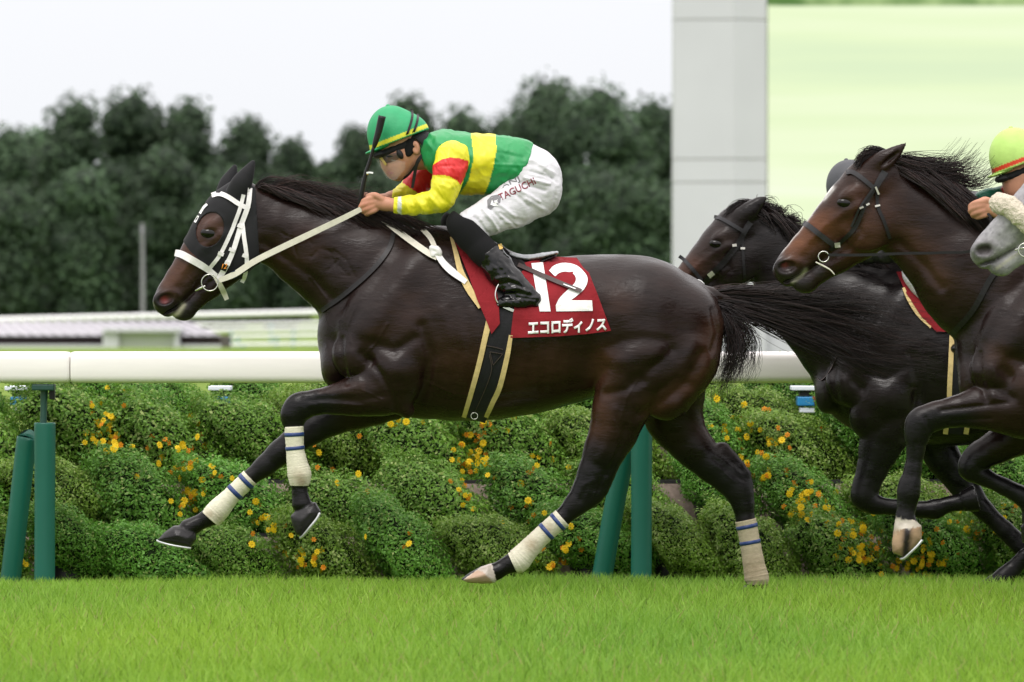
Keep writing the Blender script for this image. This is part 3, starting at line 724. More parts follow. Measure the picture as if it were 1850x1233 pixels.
# bandages
def bandage(pts, y, bands, dirt, parent, Y0=0.0, base=(.66, .63, .50)):
    s = S(Y0); q = [(*P(u, v, Y0+y), r/s, r*1.06/s) for u, v, r in pts]
    c = catmull([list(a) for a in q], 14); me = loft('bandage', [tuple(x) for x in c], 26, 1, True, .018)
    co = np.array([v.co for v in me.vertices]); u, v = px_of(co); col = np.tile(np.array([base]), (len(co), 1))
    for pt, sg, cc in dirt: col = mixc(col, cc, gauss(u, v, [pt], sg)*np.random.uniform(.6, 1.1, len(u)))
    vcol(me, col); o = link('leg_bandage', me, M['bandage'], parent)
    for (bu, bv, hw) in bands:
        d = np.array([np.hypot(x-bu, z-bv) for x, z in zip(*px_of(c[:, :3]))]); i = int(d.argmin())
        t = c[min(i+2, len(c)-1), :3]-c[max(i-2, 0), :3]; t /= np.linalg.norm(t); r = c[i, 3]+.0022
        ctr = np.array(P(bu, bv, Y0+y)); ctr = c[i, :3]
        k = hw/s; link('tape_band', loft('tape_band', [(*(ctr-t*k), r, r*1.04), (*(ctr+t*k), r, r*1.04)], 24, 2, True, .004), M['blue_tape'], o)
    return o
DT = (.25, .19, .12)
bandage([(531,771,17.5),(533,810,16.5),(537,838,19),(541,858,21.5),(541,878,17)], -.17, [(531,785,3.5),(533,811,3.2)], [((540,862),14,(.42,.36,.26)),((545,872),8,DT)], root)
bandage([(452,863,17),(418,896,16.5),(394,922,21),(380,938,20)], .16, [(444,871,4),(424,891,4)], [((378,930),8,(.33,.27,.18)),((395,935),10,(.5,.45,.34))], root)
bandage([(1016,936,18.5),(977,970,17.5),(950,998,20),(936,1013,22.5),(926,1018,20)], -.16, [(1007,944,3.4),(986,962,3.6)], [((990,955),12,(.40,.33,.23)),((960,985),14,(.40,.33,.23))], root, base=(.64,.61,.49))
bandage([(1347,940,19.5),(1354,974,18.5),(1362,1020,20),(1367,1045,22.5),(1367,1056,19)], .16, [(1349,951,3.4),(1354,979,3.4)], [((1360,1030),30,(.30,.24,.16))], root, base=(.42,.36,.26))
# shoes
def shoe(c, n_dir, r, y, parent, Y0=0.0, half=True):
    ctr = P(c[0], c[1], Y0+y); d = Vector((n_dir[0], 0, -n_dir[1])).normalized(); a = Vector((0, 1, 0)); b = d.cross(a); s = S(Y0); V = []; Fc = []; n = 20
    for i in range(n+1):
        t = math.pi*(-0.1+1.2*i/n); e = a*math.cos(t)+b*math.sin(t)*1.0
        for rr, hh in ((r+1, -3), (r+1, 3), (r-6, 3), (r-6, -3)): V.append(ctr+e*rr/s+d*hh/s)
    for i in range(n):
        for j in range(4): k = (j+1) % 4; Fc.append((i*4+j, i*4+k, i*4+4+k, i*4+4+j))
    me = bpy.data.meshes.new('horseshoe'); me.from_pydata([tuple(v) for v in V], [], Fc); me.update()
    link('horseshoe', me, M['shoe'], parent)
rod('horseshoe', [(578,927,-.050),(572,938,-.054),(560,953,-.054),(548,968,-.034),(543,972,0),(548,968,.034),(560,953,.054),(578,927,.05)], .0062, M['shoe'], root, -.17)
rod('horseshoe', [(345,991,-.046),(330,989,-.054),(308,985,-.052),(290,980,-.03),(284,977,0),(290,980,.03),(308,985,.052),(345,991,.046)], .005, M['shoe'], root, .16)

# bridle of the leading horse
br = empty('bridle', P(385, 500, -.1), 'white webbing bridle with large bit ring on the hooded horse', 'bridle', 'bridles on the racehorses')
WS, CS = M['white_strap'], M['cream_strap']
strap('browband', [(382,353),(396,350),(412,356),(432,369),(451,378)], 8.5, BV1, WS, br, off=.012)
strap('cheek_strap', [(452,340),(448,372),(435,409),(421,454),(406,486),(392,508)], [8,9,9,9,10,10], BV1, WS, br, off=.014)
strap('cheek_strap', [(440,352),(434,376),(426,398),(417,421),(398,460),(380,484)], 7, BV1, WS, br, off=.011)
strap('throat_strap', [(438,404),(441,430),(444,450),(446,472),(443,497),(437,511)], 7.5, BV1, WS, br, off=.016)
strap('noseband', [(316,457),(328,460),(345,469),(369,483),(391,499)], [12,13,13,12,9], BV1, WS, br, off=.012, thick=.007)
strap('chin_strap', [(388,498),(396,512),(403,526),(410,542)], [8,9,10,8], BV1, CS, br, off=.014)
for (bu, bv) in ((434,409),(419,452),(399,459),(443,463),(411,476)):
    strap('buckle', [(bu-5,bv-2),(bu+5,bv+2)], 6.5, BV1, WS, br, off=.018, sub=2)
link('bit_ring', ring_mesh('bit_ring', (379,511), 15, -.078, .0026), M['steel'], br)
rod('bit', [(352,526,-.05),(362,521,-.066),(371,517,-.072)], [.004,.006,.005], M['steel'], br)
pb = strap('number_tag', [(402,489),(408,475)], 12, BV1, M['black_leather'], br, off=.017, sub=3); pb['label'] = 'small black tag with an orange number'
M['orange_print'] = mat('orange_print', (.75, .27, .03), .6)
patch('tag_print', text_bm('12', lambda x, y: (400+9.5*x+2.5*y, 486-4*x*0-9*y), .02), BV1, M['orange_print'], br, off=.024, thick=.001, step=6)
rn = ribbon('rein', [(396,507,-.085),(425,495,-.098),(466,469,-.108),(548,429,-.140),(619,395,-.148),(655,377,-.135),(672,372,-.125)], [9,11,11,11,10,9,9], CS, br, twist=.15)
strap('rein_tape', [(420,498),(427,495)], 13, BV1, M['blue_tape'], br, off=.022, sub=2)
strap('rein', [(672,380),(690,395),(735,430),(772,456),(790,466)], [8,10,11,11,10], BV1, CS, br, off=.016)
strap('rein', [(738,396),(756,408),(776,428),(786,448)], [8,9,9,9], BV1, CS, br, off=.016)
strap('rein_tail', [(786,452),(800,474),(816,490),(842,510)], [10,12,13,9], BV1, WS, br, off=.022)
kn = Field((P(765,480,0).x, -.55, P(0,480,0).z), (P(810,0,0).x, .1, P(0,430,0).z), .003)
ky = hit(BV1, 786, 455)[0].y-.024
for a, b, r in (((780,448),(792,452),.012),((782,460),(794,456),.012),((780,452),(782,462),.010),((790,448),(795,460),.009)):
    kn.cap(P(*a, ky), P(*b, ky-.006), r, r, .006)
V, Q = kn.mesh(2); link('rein_knot', mesh_np('rein_knot', V, Q), WS, br)
ns = strap('neck_strap', [(712,418),(702,450),(672,488),(622,532),(580,562)], 8, BV1, M['black_leather'], br, off=.008)
strap('hood_print', [(374,369),(367,376),(361,386)], 4.5, BV1, M['print_white'], br, off=.014); strap('hood_print', [(358,390),(352,402)], 4, BV1, M['print_white'], br, off=.014)

# saddle, cloth and girth
sd = empty('racing_saddle', P(950, 480, 0), 'light grey racing saddle over maroon number cloth 12 on the leading horse', 'saddle', 'racing saddles')
cl = patch('saddle_cloth', flat_bm([[(947,475),(975,468),(1003,464),(1042,466),(1054,484),(1064,493),(1078,528),(1104,598),(1060,604),(1010,608),(922,611),(928,560),(936,515)]]), BV1, M['maroon'], sd, off=.011, thick=.004, wave=.0022, step=7)
cl['label'] = 'maroon saddle cloth with white number and katakana name'
patch('number_print', flat_bm([[(960,476),(981,474),(995,563),(975,563)],
   [*map(tuple, catmull([(992,489),(1001.8,479.5),(1020,475),(1042,480),(1058,495),(1061.5,508),(1055,523),(1041,535.6),(1031,543)], 5).tolist()),(1069.6,543),(1071,562),(1005,563),*map(tuple, catmull([(1004,552.5),(1011,538.6),(1026.5,523),(1038.5,511),(1040,501),(1033,493.4),(1020,491),(1009.5,494),(1003,500)], 5).tolist())]]), BV1, M['print_white'], cl, off=.0185, thick=.001, wave=.0022, step=7)
patch('name_print', text_bm('エコロディノス', lambda x, y: (954+142*x, 607.5-9*x-(30-4*x)*y), .042), BV1, M['print_white'], cl, off=.0185, thick=.001, wave=.0022, step=7)
patch('saddle_flap', flat_bm([[(832,440),(905,440),(945,480),(950,520),(935,565),(905,600),(880,560),(850,500)]]), BV1, M['black_leather'], sd, off=.006, thick=.006)
fl = patch('front_flap', flat_bm([[(817,427),(830,436),(842,450),(873,479),(894,508),(901,548),(903,585),(888,604),(876,573),(862,542),(848,502),(832,462)]]), BV1, M['maroon'], sd, off=.016, thick=.007, step=7); fl['label'] = 'plain maroon flap in front of the rider knee'
strap('foam_pad', [(815,428),(823,455),(832,490),(846,520),(868,556)], [5,8,11,13,8], BV1, M['foam'], sd, off=.012, thick=.008)
strap('foam_pad', [(882,575),(881,590),(876,612),(866,656),(852,708),(838,755)], [6,10,10,9.5,9,8], BV1, M['foam'], sd, off=.010, thick=.007)
strap('foam_pad', [(923,606),(916,646),(903,699),(890,728),(878,755)], [7,9,9.5,9,8], BV1, M['foam'], sd, off=.010, thick=.007)
gi = strap('girth', [(912,556),(906,590),(897,632),(885,680),(871,726),(860,760)], [40,38,36,36,36,34], BV1, M['black_cloth'], sd, off=.008, thick=.006, nw=5)
strap('girth_stitching', [(879,625),(895,628),(909,632)], 1.6, BV1, M['brown_leather'], sd, off=.018, thick=.001); 
for a in ([(885,636),(908,640)], [(908,640),(891,660)], [(891,660),(885,636)]): strap('girth_stitching', a, 1.3, BV1, M['brown_leather'], sd, off=.018, thick=.001, sub=5)
strap('girth_stitching', [(884,640),(888,668),(878,700),(858,745)], 1.3, BV1, M['brown_leather'], sd, off=.018, thick=.001)
link('girth_buckle', ring_mesh('girth_buckle', (857,752), 6, hit(BV1, 862, 735)[0].y-.012, .0016), M['steel'], sd)
fd = Field((P(900,0,0).x, -.25, P(0,510,0).z), (P(1020,0,0).x, .25, P(0,440,0).z), .004)
put_prims(fd, [('t', 0, [(922,460,3.5,0,.12),(934,464,5,0,.125),(955,467,6,0,.13),(980,463,5.5,0,.135),(1006,457,3.2,0,.135)], .01)], ID, 0); V, Q = fd.mesh(2)
M['saddle_grey'] = mat('grey_saddle', (.36,.38,.40), .4, .5, var=.06, vscale=20)
link('saddle_seat', mesh_np('saddle_seat', V, Q), M['saddle_grey'], sd)
fd = Field((P(890,0,0).x, -.3, P(0,530,0).z), (P(1020,0,0).x, .3, P(0,440,0).z), .005)
put_prims(fd, [('t', 0, [(928,478,6,0,.13),(940,480,8,0,.14),(968,477,7,0,.13),(1003,463,2.5,0,.132)], .01), ('t', 1, [(938,478,10,.12,.03),(945,488,9,.17,.02)], .01)], ID, 0); V, Q = fd.mesh(2)
link('saddle_panel', mesh_np('saddle_panel', V, Q), M['black_leather'], sd)
strap('overgirth', [(936,478),(970,493),(1010,510),(1050,526)], 7.5, BV1, M['brown_leather'], sd, off=.024)
strap('overgirth_tip', [(1018,513.5),(1040,522)], 2, BV1, M['print_white'], sd, off=.031, thick=.001)
rod('stirrup', [(902,512,-.30),(897,522,-.305),(895,535,-.31),(899,547,-.31),(912,555,-.305),(927,561,-.30)], .0034, M['steel'], sd)
rod('stirrup', [(902,512,-.30),(907,505,-.29),(912,520,-.25),(918,545,-.24),(930,560,-.28)], .0034, M['steel'], sd)
ribbon('stirrup_tread', [(900,549,-.30),(914,556,-.30),(928,562,-.30)], 5, M['steel'], sd, thick=.03)
strap('stirrup_leather', [(893,480),(898,497),(904,512)], 5, BV1, M['grey_leather'], sd, off=.03)
# ------------------------------------------------------------------ jockeys
SKIN = [('t', 0, [(800,278,28,0,.12),(835,292,46,0,.16),(890,298,46,0,.145),(940,305,41,0,.135),(966,338,40,0,.145)], .03),
        ('t', 0, [(742,283,25,0,.058),(772,278,28,0,.066)], .02),
        ('t', 0, [(730,258,41,0,.074),(721,283,34,0,.069),(718,301,24,0,.058),(722,315,11,0,.034)], .02),
        ('t', 0, [(701,287,5,0,.012),(696,301,6,0,.017)], .012), ('t', 0, [(704,310,5,0,.02),(706,315,5,0,.02)], .008),
        ('e', 1, (751,267), (8,13), .074, .010, -15, .006), ('s', 1, (750,268), (4,7.5), .086, .008, -15, .004),
        ('t', 1, [(960,345,40,.085,.08),(920,372,34,.13,.07),(882,393,27,.18,.058),(850,412,24,.215,.052),(875,455,20,.235,.045),(905,490,19,.255,.042),(928,515,17,.265,.038),(945,531,16,.27,.034)], .03),
        ('t', 1, [(958,539,13,.27,.032),(930,546,9,.275,.032),(910,548,7,.28,.03)], .012)]
ARM_N = [('t', 0, [(816,285,26,-.165,.055),(808,318,20,-.20,.048),(798,358,17,-.215,.042),(768,367,15,-.20,.036),(738,372,12.5,-.165,.030),(714,371,10.5,-.142,.025),(697,369,11.5,-.128,.024),(680,366,12.5,-.122,.026)], .016)]
HAND_N = [('t', 0, [(690,360,5.5,-.142,.013),(677,353,5,-.140,.012),(664,355,4.2,-.125,.011)], .006),
          ('t', 0, [(676,357,5.5,-.135,.011),(663,361,5,-.142,.0105),(654,367,4.6,-.128,.010),(653,372,4,-.108,.009)], .004),
          ('t', 0, [(674,365,5.5,-.138,.011),(661,369,5,-.144,.0105),(652,374,4.6,-.128,.010),(655,378,4,-.106,.009)], .004),
          ('t', 0, [(675,372,5.5,-.136,.011),(664,377,5,-.142,.0105),(656,381,4.4,-.126,.010),(660,384,3.8,-.106,.009)], .004),
          ('t', 0, [(680,378,5,-.130,.0105),(670,383,4.6,-.138,.010),(662,386,4.2,-.126,.009),(665,388,3.6,-.108,.008)], .004)]
ARM_F = [('t', 0, [(790,300,26,.15,.055),(757,328,18,.19,.046),(738,345,15,.185,.040),(706,358,11,.12,.028),(690,362,10,.09,.025),(672,362,11,.06,.026)], .016)]
HAND_F = [('t', 0, [(672,356,5,.04,.011),(660,353,4.6,.02,.010),(652,358,4,.005,.009)], .004), ('t', 0, [(670,362,5,.04,.011),(657,360,4.6,.02,.010),(650,364,4,.0,.009)], .004), ('t', 0, [(670,369,5,.04,.011),(658,369,4.6,.02,.010),(651,372,4,.0,.009)], .004)]
TORSO = [('t', 0, [(791,272,35,0,.150),(808,279,43,0,.182),(842,295,54.5,0,.182),(890,298,54,0,.168),(935,303,50,0,.158),(965,322,47,0,.158)], .03)]
SLV_N = [('t', 0, [(818,287,33.5,-.150,.085),(811,312,28,-.195,.066),(804,340,25,-.212,.058),(797,360,22.5,-.215,.053),(770,367,19.5,-.20,.046),(742,372,17,-.168,.041),(722,371.5,14.5,-.150,.034),(712,371,13,-.141,.030),(700,370,12,-.13,.028)], .02)]
SLV_F = [('t', 0, [(800,292,33,.150,.085),(772,314,26,.185,.062),(748,336,21,.19,.052),(733,348,17,.18,.046),(706,358,13,.12,.033),(690,362,11.5,.09,.028)], .02)]
HIPS = [('t', 0, [(935,298,46,0,.150),(965,320,47,0,.160),(967,347,48,0,.160)], .03),
        ('t', 1, [(966,345,47.5,.085,.092),(926,371,40,.135,.080),(888,390,33,.185,.066),(854,405,27,.22,.058),(840,413,24,.225,.053)], .025)]
SOCK = [('t', 0, [(832,404,26,-.222,.060),(843,412,29.5,-.225,.065),(853,426,29,-.228,.064),(874,454,25,-.245,.056),(895,478,22,-.255,.050)], .02)]
SOCK_F = [('t', 0, [(818,402,22,.215,.058),(838,424,27,.225,.062),(866,455,24,.245,.056),(895,478,22,.255,.050)], .02)]
BOOT = [('t', 0, [(882,458,25.5,-.250,.058),(904,489,26,-.262,.058),(925,513,24,-.272,.052),(947,531,21,-.278,.046)], .02),
        ('t', 0, [(962,541,17,-.278,.042),(935,546,14.5,-.282,.044),(914,547,12,-.285,.042),(904,548,9,-.286,.036)], .016)]
def mirror(prims):
    out = []
    for p in prims: out.append((p[0], p[1], [(u, v, r, -y, w) for u, v, r, y, w in p[2]], p[3]))
    return out

def shell(name, prims, T, Y0, h, clip=None, half=.40, taub=2, noise_amp=0.0, noise_dir=None):
    fd = field_box([(prims, T)], Y0, h, half); put_prims(fd, [p for p in prims if p[0] not in ('s', 'st')], T, Y0); put_prims(fd, [p for p in prims if p[0] in ('s', 'st')], T, Y0)
    for c in (clip or []): fd.clip_px([T(*q) for q in c], Y0)
    V, Q = fd.mesh(taub)
    if noise_amp:
        N = normals(V, Q); a = noise_dir or (20, 20, 20); d = np.array([mnoise.noise(Vector((x*a[0], y*a[1], z*a[2])))-.9*abs(mnoise.noise(Vector(((x+.5*z)*a[0]*1.9, y*a[1]*1.5, (z-.3*x)*a[2]*1.1+5)))) for x, y, z in V.tolist()])
        V = V+(N*(noise_amp*d)[:, None]).astype(np.float32)
    return V, Q
def folds(V, Q, T, lines):
    return relief(V, Q, lines, T)

def jockey(label, T, Y0, h, silk, breech_on=True, hat=(.02, .30, .12), band=(.62, .60, .03), arms=None, detail=True, near_only=False, sockm='sock'):
    root = empty('person', P(*T(900, 420), Y0), label, 'person', 'jockeys')
    an, hn, sn = arms[:3] if arms else (ARM_N, HAND_N, SLV_N)
    V, Q = shell('jockey_body', SKIN+an+hn+ARM_F+HAND_F, T, Y0, h*.8, half=.42)
    me = mesh_np('jockey_body', V, Q); u, v = px_of(V); c = np.tile(np.array([[.47, .225, .145]]), (len(V), 1))
    iu, iv = T(703, 313); c = mixc(c, (.36, .12, .09), gauss(u, v, [(iu, iv)], 5*T.a))
    iu, iv = T(660, 372); c = mixc(c, (.52, .21, .14), gauss(u, v, [(iu, iv)], 12*T.a)*.7)
    vcol(me, c); link('body', me, M['skin'], root); bskin = bvh_of(V, Q)
    # jersey
    jc = [[(700,200),(966,200),(963,270),(952,300),(932,334),(897,360),(872,372),(700,370)]]
    V, Q = shell('jersey', TORSO, T, Y0, h, jc, noise_amp=.009, noise_dir=(13, 8, 15))
    V = folds(V, Q, T, [([(806,262),(790,285)],4,-.006), ([(815,262),(800,275)],3,.004), ([(865,350),(885,330),(890,310)],5,-.005), ([(905,335),(930,310)],5,.005), ([(900,275),(945,285)],4,-.004), ([(890,297),(950,300)],2.5,.003), ([(850,330),(835,345)],5,.004)])
    me = mesh_np('jersey', V, Q); u, v = px_of(V); vcol(me, silk('torso', u, v, T)); tb = bvh_of(V, Q)
    jo = link('jersey', me, M['silk'], root)
    FL = [([(712,360),(722,384)],3,-.003), ([(730,358),(742,388)],3.5,.005), ([(740,357),(756,388)],3.5,-.005), ([(750,355),(770,388)],3.5,.005), ([(762,352),(784,386)],4,-.005), ([(772,348),(796,380)],4,.005), ([(784,344),(806,366)],4,-.005), ([(786,330),(812,340),(828,334)],4,.004), ([(790,320),(825,325)],3,-.004), ([(795,300),(836,300)],3,-.003)]
    for nm, pr, cl in (('sleeve', sn, [[(711,200),(900,200),(900,450),(711,450)]]), ('sleeve', SLV_F, [[(712,200),(900,200),(900,450),(706,450)]])):
        if arms and pr is sn: cl = arms[3]
        V, Q = shell(nm, pr, T, Y0, h, cl, noise_amp=.006, noise_dir=(26, 16, 22)); V = folds(V, Q, T, FL)
        me = mesh_np(nm, V, Q); u, v = px_of(V); vcol(me, silk('near' if pr is sn else 'far', u, v, T)); link(nm, me, M['silk'], jo)
    # breeches, socks, boots
    bc = [[(806,398),(829,422),(850,445),(950,445),(1040,420),(1040,250),(930,250),(800,330)]]
    V, Q = shell('breeches', HIPS, T, Y0, h, bc, noise_amp=.006, noise_dir=(14, 10, 18))
    V = folds(V, Q, T, [(p_, g_, 1.7*m_) for p_, g_, m_ in [([(858,392),(870,404),(884,424)],3,-.006), ([(872,380),(888,398),(902,420)],3,.006), ([(885,375),(906,398)],3,-.005), ([(895,365),(930,392)],3,.004), ([(940,330),(985,345)],3,-.006), ([(948,322),(992,333)],3,.006), ([(960,310),(1000,322)],3,-.005), ([(940,345),(975,365)],3,.005), ([(930,350),(955,372)],3,-.004), ([(1004,352),(1000,375),(990,392)],2.5,-.004), ([(960,290),(985,300)],4,.004), ([(905,385),(925,402),(935,412)],2.5,-.004), ([(868,398),(880,416)],2.5,.004), ([(985,310),(1008,330)],3,-.004), ([(975,300),(1000,312)],3,.004), ([(950,360),(985,380)],4,.004), ([(915,402),(960,408)],3,.003)]])
    me = mesh_np('breeches', V, Q); bb = bvh_of(V, Q); bro = link('breeches', me, M['breeches'], root)
    sc = [[(795,388),(815,378),(838,394),(856,400),(886,430),(925,470),(915,520),(840,500),(800,430)]]
    V, Q = shell('sock', SOCK, T, Y0, h, sc); link('sock', mesh_np('sock', V, Q), M[sockm], root)
    bcl = [[(862,470),(906,437),(1000,470),(1000,557),(880,557),(860,500)]]
    V, Q = shell('boot', BOOT, T, Y0, h, bcl, noise_amp=.005, noise_dir=(30, 12, 30))
    V = folds(V, Q, T, [([(895,505),(915,500),(935,508)],3,.006), ([(900,515),(920,510),(945,520)],3,-.006), ([(915,524),(935,520),(955,528)],3,.006), ([(912,532),(935,530),(960,535)],2.5,-.005), ([(905,470),(925,495)],3,.004), ([(895,478),(915,500)],3,-.004), ([(908,541),(940,538),(970,542)],2,-.004)])
    b1 = link('boot', mesh_np('boot', V, Q), M['boot'], root); bbt = bvh_of(V, Q)
    if not near_only:
        V, Q = shell('sock', SOCK_F, T, Y0, h*1.3, [[(q[0]-14, q[1]) for q in sc[0]]]); link('sock', mesh_np('sock', V, Q), M['sock'], root)
        V, Q = shell('boot', mirror(BOOT), T, Y0, h*1.3, bcl); link('boot', mesh_np('boot', V, Q), M['boot'], root)
    # helmet
    HEL = [('e', 0, (712,246), (48,56), 0, .106, -20, .01), ('e', 0, (735,246), (42,40), 0, .104, -20, .03), ('e', 0, (722,262), (54,34), 0, .106, -20, .02)]
    base = lambda u_, v_: (278-v_)-(u_-660)*(46/120)
    fd = field_box([(HEL, T)], Y0, h*.9, .2); put_prims(fd, HEL, T, Y0); fd.clip_px([T(*q) for q in [(655,280),(781,231.5),(800,150),(640,150)]], Y0)
    V, Q = fd.mesh(2); N = normals(V, Q)
    me = mesh_np('helmet', V, Q); u, v = px_of(V)
    o0 = np.array(T(660, 278)); o1 = np.array(T(780, 232)); e = (o1-o0)/np.linalg.norm(o1-o0); dist = -((v-o0[1])*e[0]-(u-o0[0])*e[1])/T.a
    c = np.tile(np.array([hat]), (len(V), 1)); c[(dist > 3.5) & (dist < 11)] = band
    vcol(me, c); hb = bvh_of(V, Q); he = link('helmet', me, M['helmet'], root)
    fd = Field(np.array(P(*T(640, 300), Y0))-.0-np.array([0, .14, 0]), np.array(P(*T(720, 240), Y0))+np.array([0, .14, 0]), .0035)
    put_prims(fd, [('t', 0, [(700,263,4,0,.085),(680,271,3.2,0,.075),(662,277.5,2,0,.045)], .006)], T, Y0)
    V, Q = fd.mesh(2); me = mesh_np('helmet_peak', V, Q); vcol(me, np.tile(np.array([hat]), (len(V), 1))); link('helmet_peak', me, M['helmet'], he)
    bm = bmesh.new(); bmesh.ops.create_uvsphere(bm, u_segments=12, v_segments=8, radius=4.5/S(Y0)*T.a)
    for q in bm.verts: q.co += P(*T(701, 193), Y0)
    me = from_bm('helmet_button', bm, True); vcol(me, np.tile(np.array([hat]), (len(me.vertices), 1))); link('helmet_button', me, M['helmet'], he)
    V, Q = shell('helmet_harness', [('t', 0, [(754,256,24,0,.080),(767,264,22,0,.082),(772,284,18,0,.076)], .01), ('t', 0, [(735,262,20,0,.079),(700,276,10,0,.074)], .01), ('t', 0, [(690,279,7,0,.078),(678,282,5,0,.06)], .01)], T, Y0, h, [[(655,280),(781,231.5),(790,310),(768,308),(760,288),(762,262),(750,252),(738,262),(735,276),(715,288),(690,291),(672,292)]], half=.2)
    link('helmet_harness', mesh_np('helmet_harness', V, Q), M['black_cloth'], he)
    if detail:
        tp = lambda L: [T(*q) for q in L]
        for L in ([(743,197),(745,211),(737,239),(728,260)], [(755,206),(754,219),(746,242),(733,261)]):
            strap('goggle_strap', tp(L), 4.2*T.a, hb, M['black_leather'], he, off=.004)
    return root, dict(skin=bskin, torso=tb, breech=bb, boot=bbt, helmet=hb, he=he, bro=bro, boot_o=b1, jersey=jo)

M['helmet'] = mat('helmet_silk', (.1, .4, .1), .55, .4, attr=True, var=.06, vscale=30, bump=.5, bscale=38, bdist=.003, detail=3)
GREEN, YEL, RED = (.012, .255, .072), (.72, .66, .022), (.62, .016, .016)
def silk_main(part, u, v, T):
    if part == 'torso':
        c = np.tile(np.array([GREEN]), (len(u), 1))
        c[inpoly(u, v, [(850,225),(853,262),(856,285),(847,325),(824,362),(871,362),(884,330),(892,300),(897,270),(893,225)])] = YEL
        return c
    c = np.tile(np.array([YEL]), (len(u), 1))
    if part == 'near':
        c[inpoly(u, v, [(774,304),(786,296),(798,288),(812,285),(828,286),(846,291),(846,310),(832,335),(826,327),(812,319),(796,316),(774,318)])] = RED
        c[inpoly(u, v, [(718.5,350),(725,350),(726,395),(718,395)])] = (.62, .64, .60)
    else:
        c[inpoly(u, v, [(727,330),(735,300),(800,250),(850,330),(778,352),(755,350)])] = RED
    return c
J1, jb = jockey('jockey in green, yellow and red silks with green cap crouched on the leading horse', ID, 0.0, .0048, silk_main)
# goggles, chin strap, face film
M['lip'] = mat('lip', (.30, .09, .075), .5)
M['film'] = mat('clear_film', (.8, .82, .84), .12, .5)
n_, l_ = nt(M['film']); b_ = n_['Principled BSDF']; tr_ = n_.new('ShaderNodeBsdfTransparent'); ms_ = n_.new('ShaderNodeMixShader'); ms_.inputs[0].default_value = .11
l_.new(tr_.outputs[0], ms_.inputs[1]); l_.new(b_.outputs[0], ms_.inputs[2]); l_.new(ms_.outputs[0], n_['Material Output'].inputs[0])
M['amber'] = mat('amber_lens', (.50, .36, .10), .2, .5)
M['smoke'] = M['film'].copy(); M['smoke'].name = 'smoke_lens'; M['smoke'].node_tree.nodes['Principled BSDF'].inputs['Base Color'].default_value = (.03, .032, .035, 1); M['smoke'].node_tree.nodes['Mix Shader'].inputs[0].default_value = .62
gg = link('goggles', from_bm('goggles', (lambda bm: (bmesh.ops.create_uvsphere(bm, u_segments=20, v_segments=12, radius=1), [setattr(q, 'co', P(722.5+q.co.x*6-q.co.z*3, 279-q.co.z*9, -.078+q.co.y*.009)) for q in bm.verts], bm)[2])(bmesh.new()), True), M['black_leather'], J1)
def film_sheet():
    V, Fc = [], []; rows, cols = 8, 18
    top = [(684,284),(692,286),(705,287),(722,289),(733,292)]; bot = [(705,321),(706,322),(711,324),(718,325),(733,304)]
    for i in range(rows+1):
        for j in range(cols+1):
            t = j/cols*2-1; a = abs(t); k = a*4; i0 = min(int(k), 3); f = k-i0
            uu = [(top[i0][q]*(1-f)+top[i0+1][q]*f) for q in (0, 1)]; bb2 = [(bot[i0][q]*(1-f)+bot[i0+1][q]*f) for q in (0, 1)]
            x = i/rows; p = (uu[0]*(1-x)+bb2[0]*x, uu[1]*(1-x)+bb2[1]*x)
            yy = math.copysign((.092-.012*x)*math.sin(min(1, a*1.05)*math.pi/2), t)
            V.append(P(p[0]-7+6*a, p[1]+1, yy))
    for i in range(rows):
        for j in range(cols): o = i*(cols+1)+j; Fc.append((o, o+1, o+cols+2, o+cols+1))
    return mesh_np('face_film', V, Fc)
fs = link('face_film', film_sheet(), M['film'], J1); fs['label'] = 'clear plastic film hanging from the goggles over the face'
patch('goggle_lens', flat_bm([[(684,285),(690,281),(702,279),(714,276),(724,280),(719,289),(706,294),(695,296),(688,292)]]), jb['skin'], M['smoke'], J1, off=.008, thick=0, step=4)
patch('goggle_rim', flat_bm([[(685,286),(690,284),(699,297),(696,300)]]), jb['skin'], M['amber'], J1, off=.011, thick=.001, step=4)
patch('eyebrow', flat_bm([[(694,283),(704,281),(711,283),(704,284.5)]]), jb['skin'], M['sock'], J1, off=.002, thick=.001, step=4)
patch('lips', flat_bm([[(700,313),(706,310.5),(713,312),(707,315.5)]]), jb['skin'], M['lip'], J1, off=.0015, thick=.001, step=4)
ribbon('chin_strap', [(763,280,-.078),(756,290,-.078),(752,300,-.074),(749,316,-.066),(745,340,-.06)], [5,7,6,6,5], M['black_leather'], J1)
ribbon('chin_strap', [(752,298,-.074),(738,316,-.05),(724,326,-.01)], 4, M['black_leather'], J1)
for sg in (-1, 1):
    V, Q = shell('sideburn', [('t', 0, [(742,262,12,sg*.070,.012),(738,278,6,sg*.070,.008)], .006)], ID, 0, .004, half=.2); link('sideburn', mesh_np('sideburn', V, Q), M['sock'], J1)
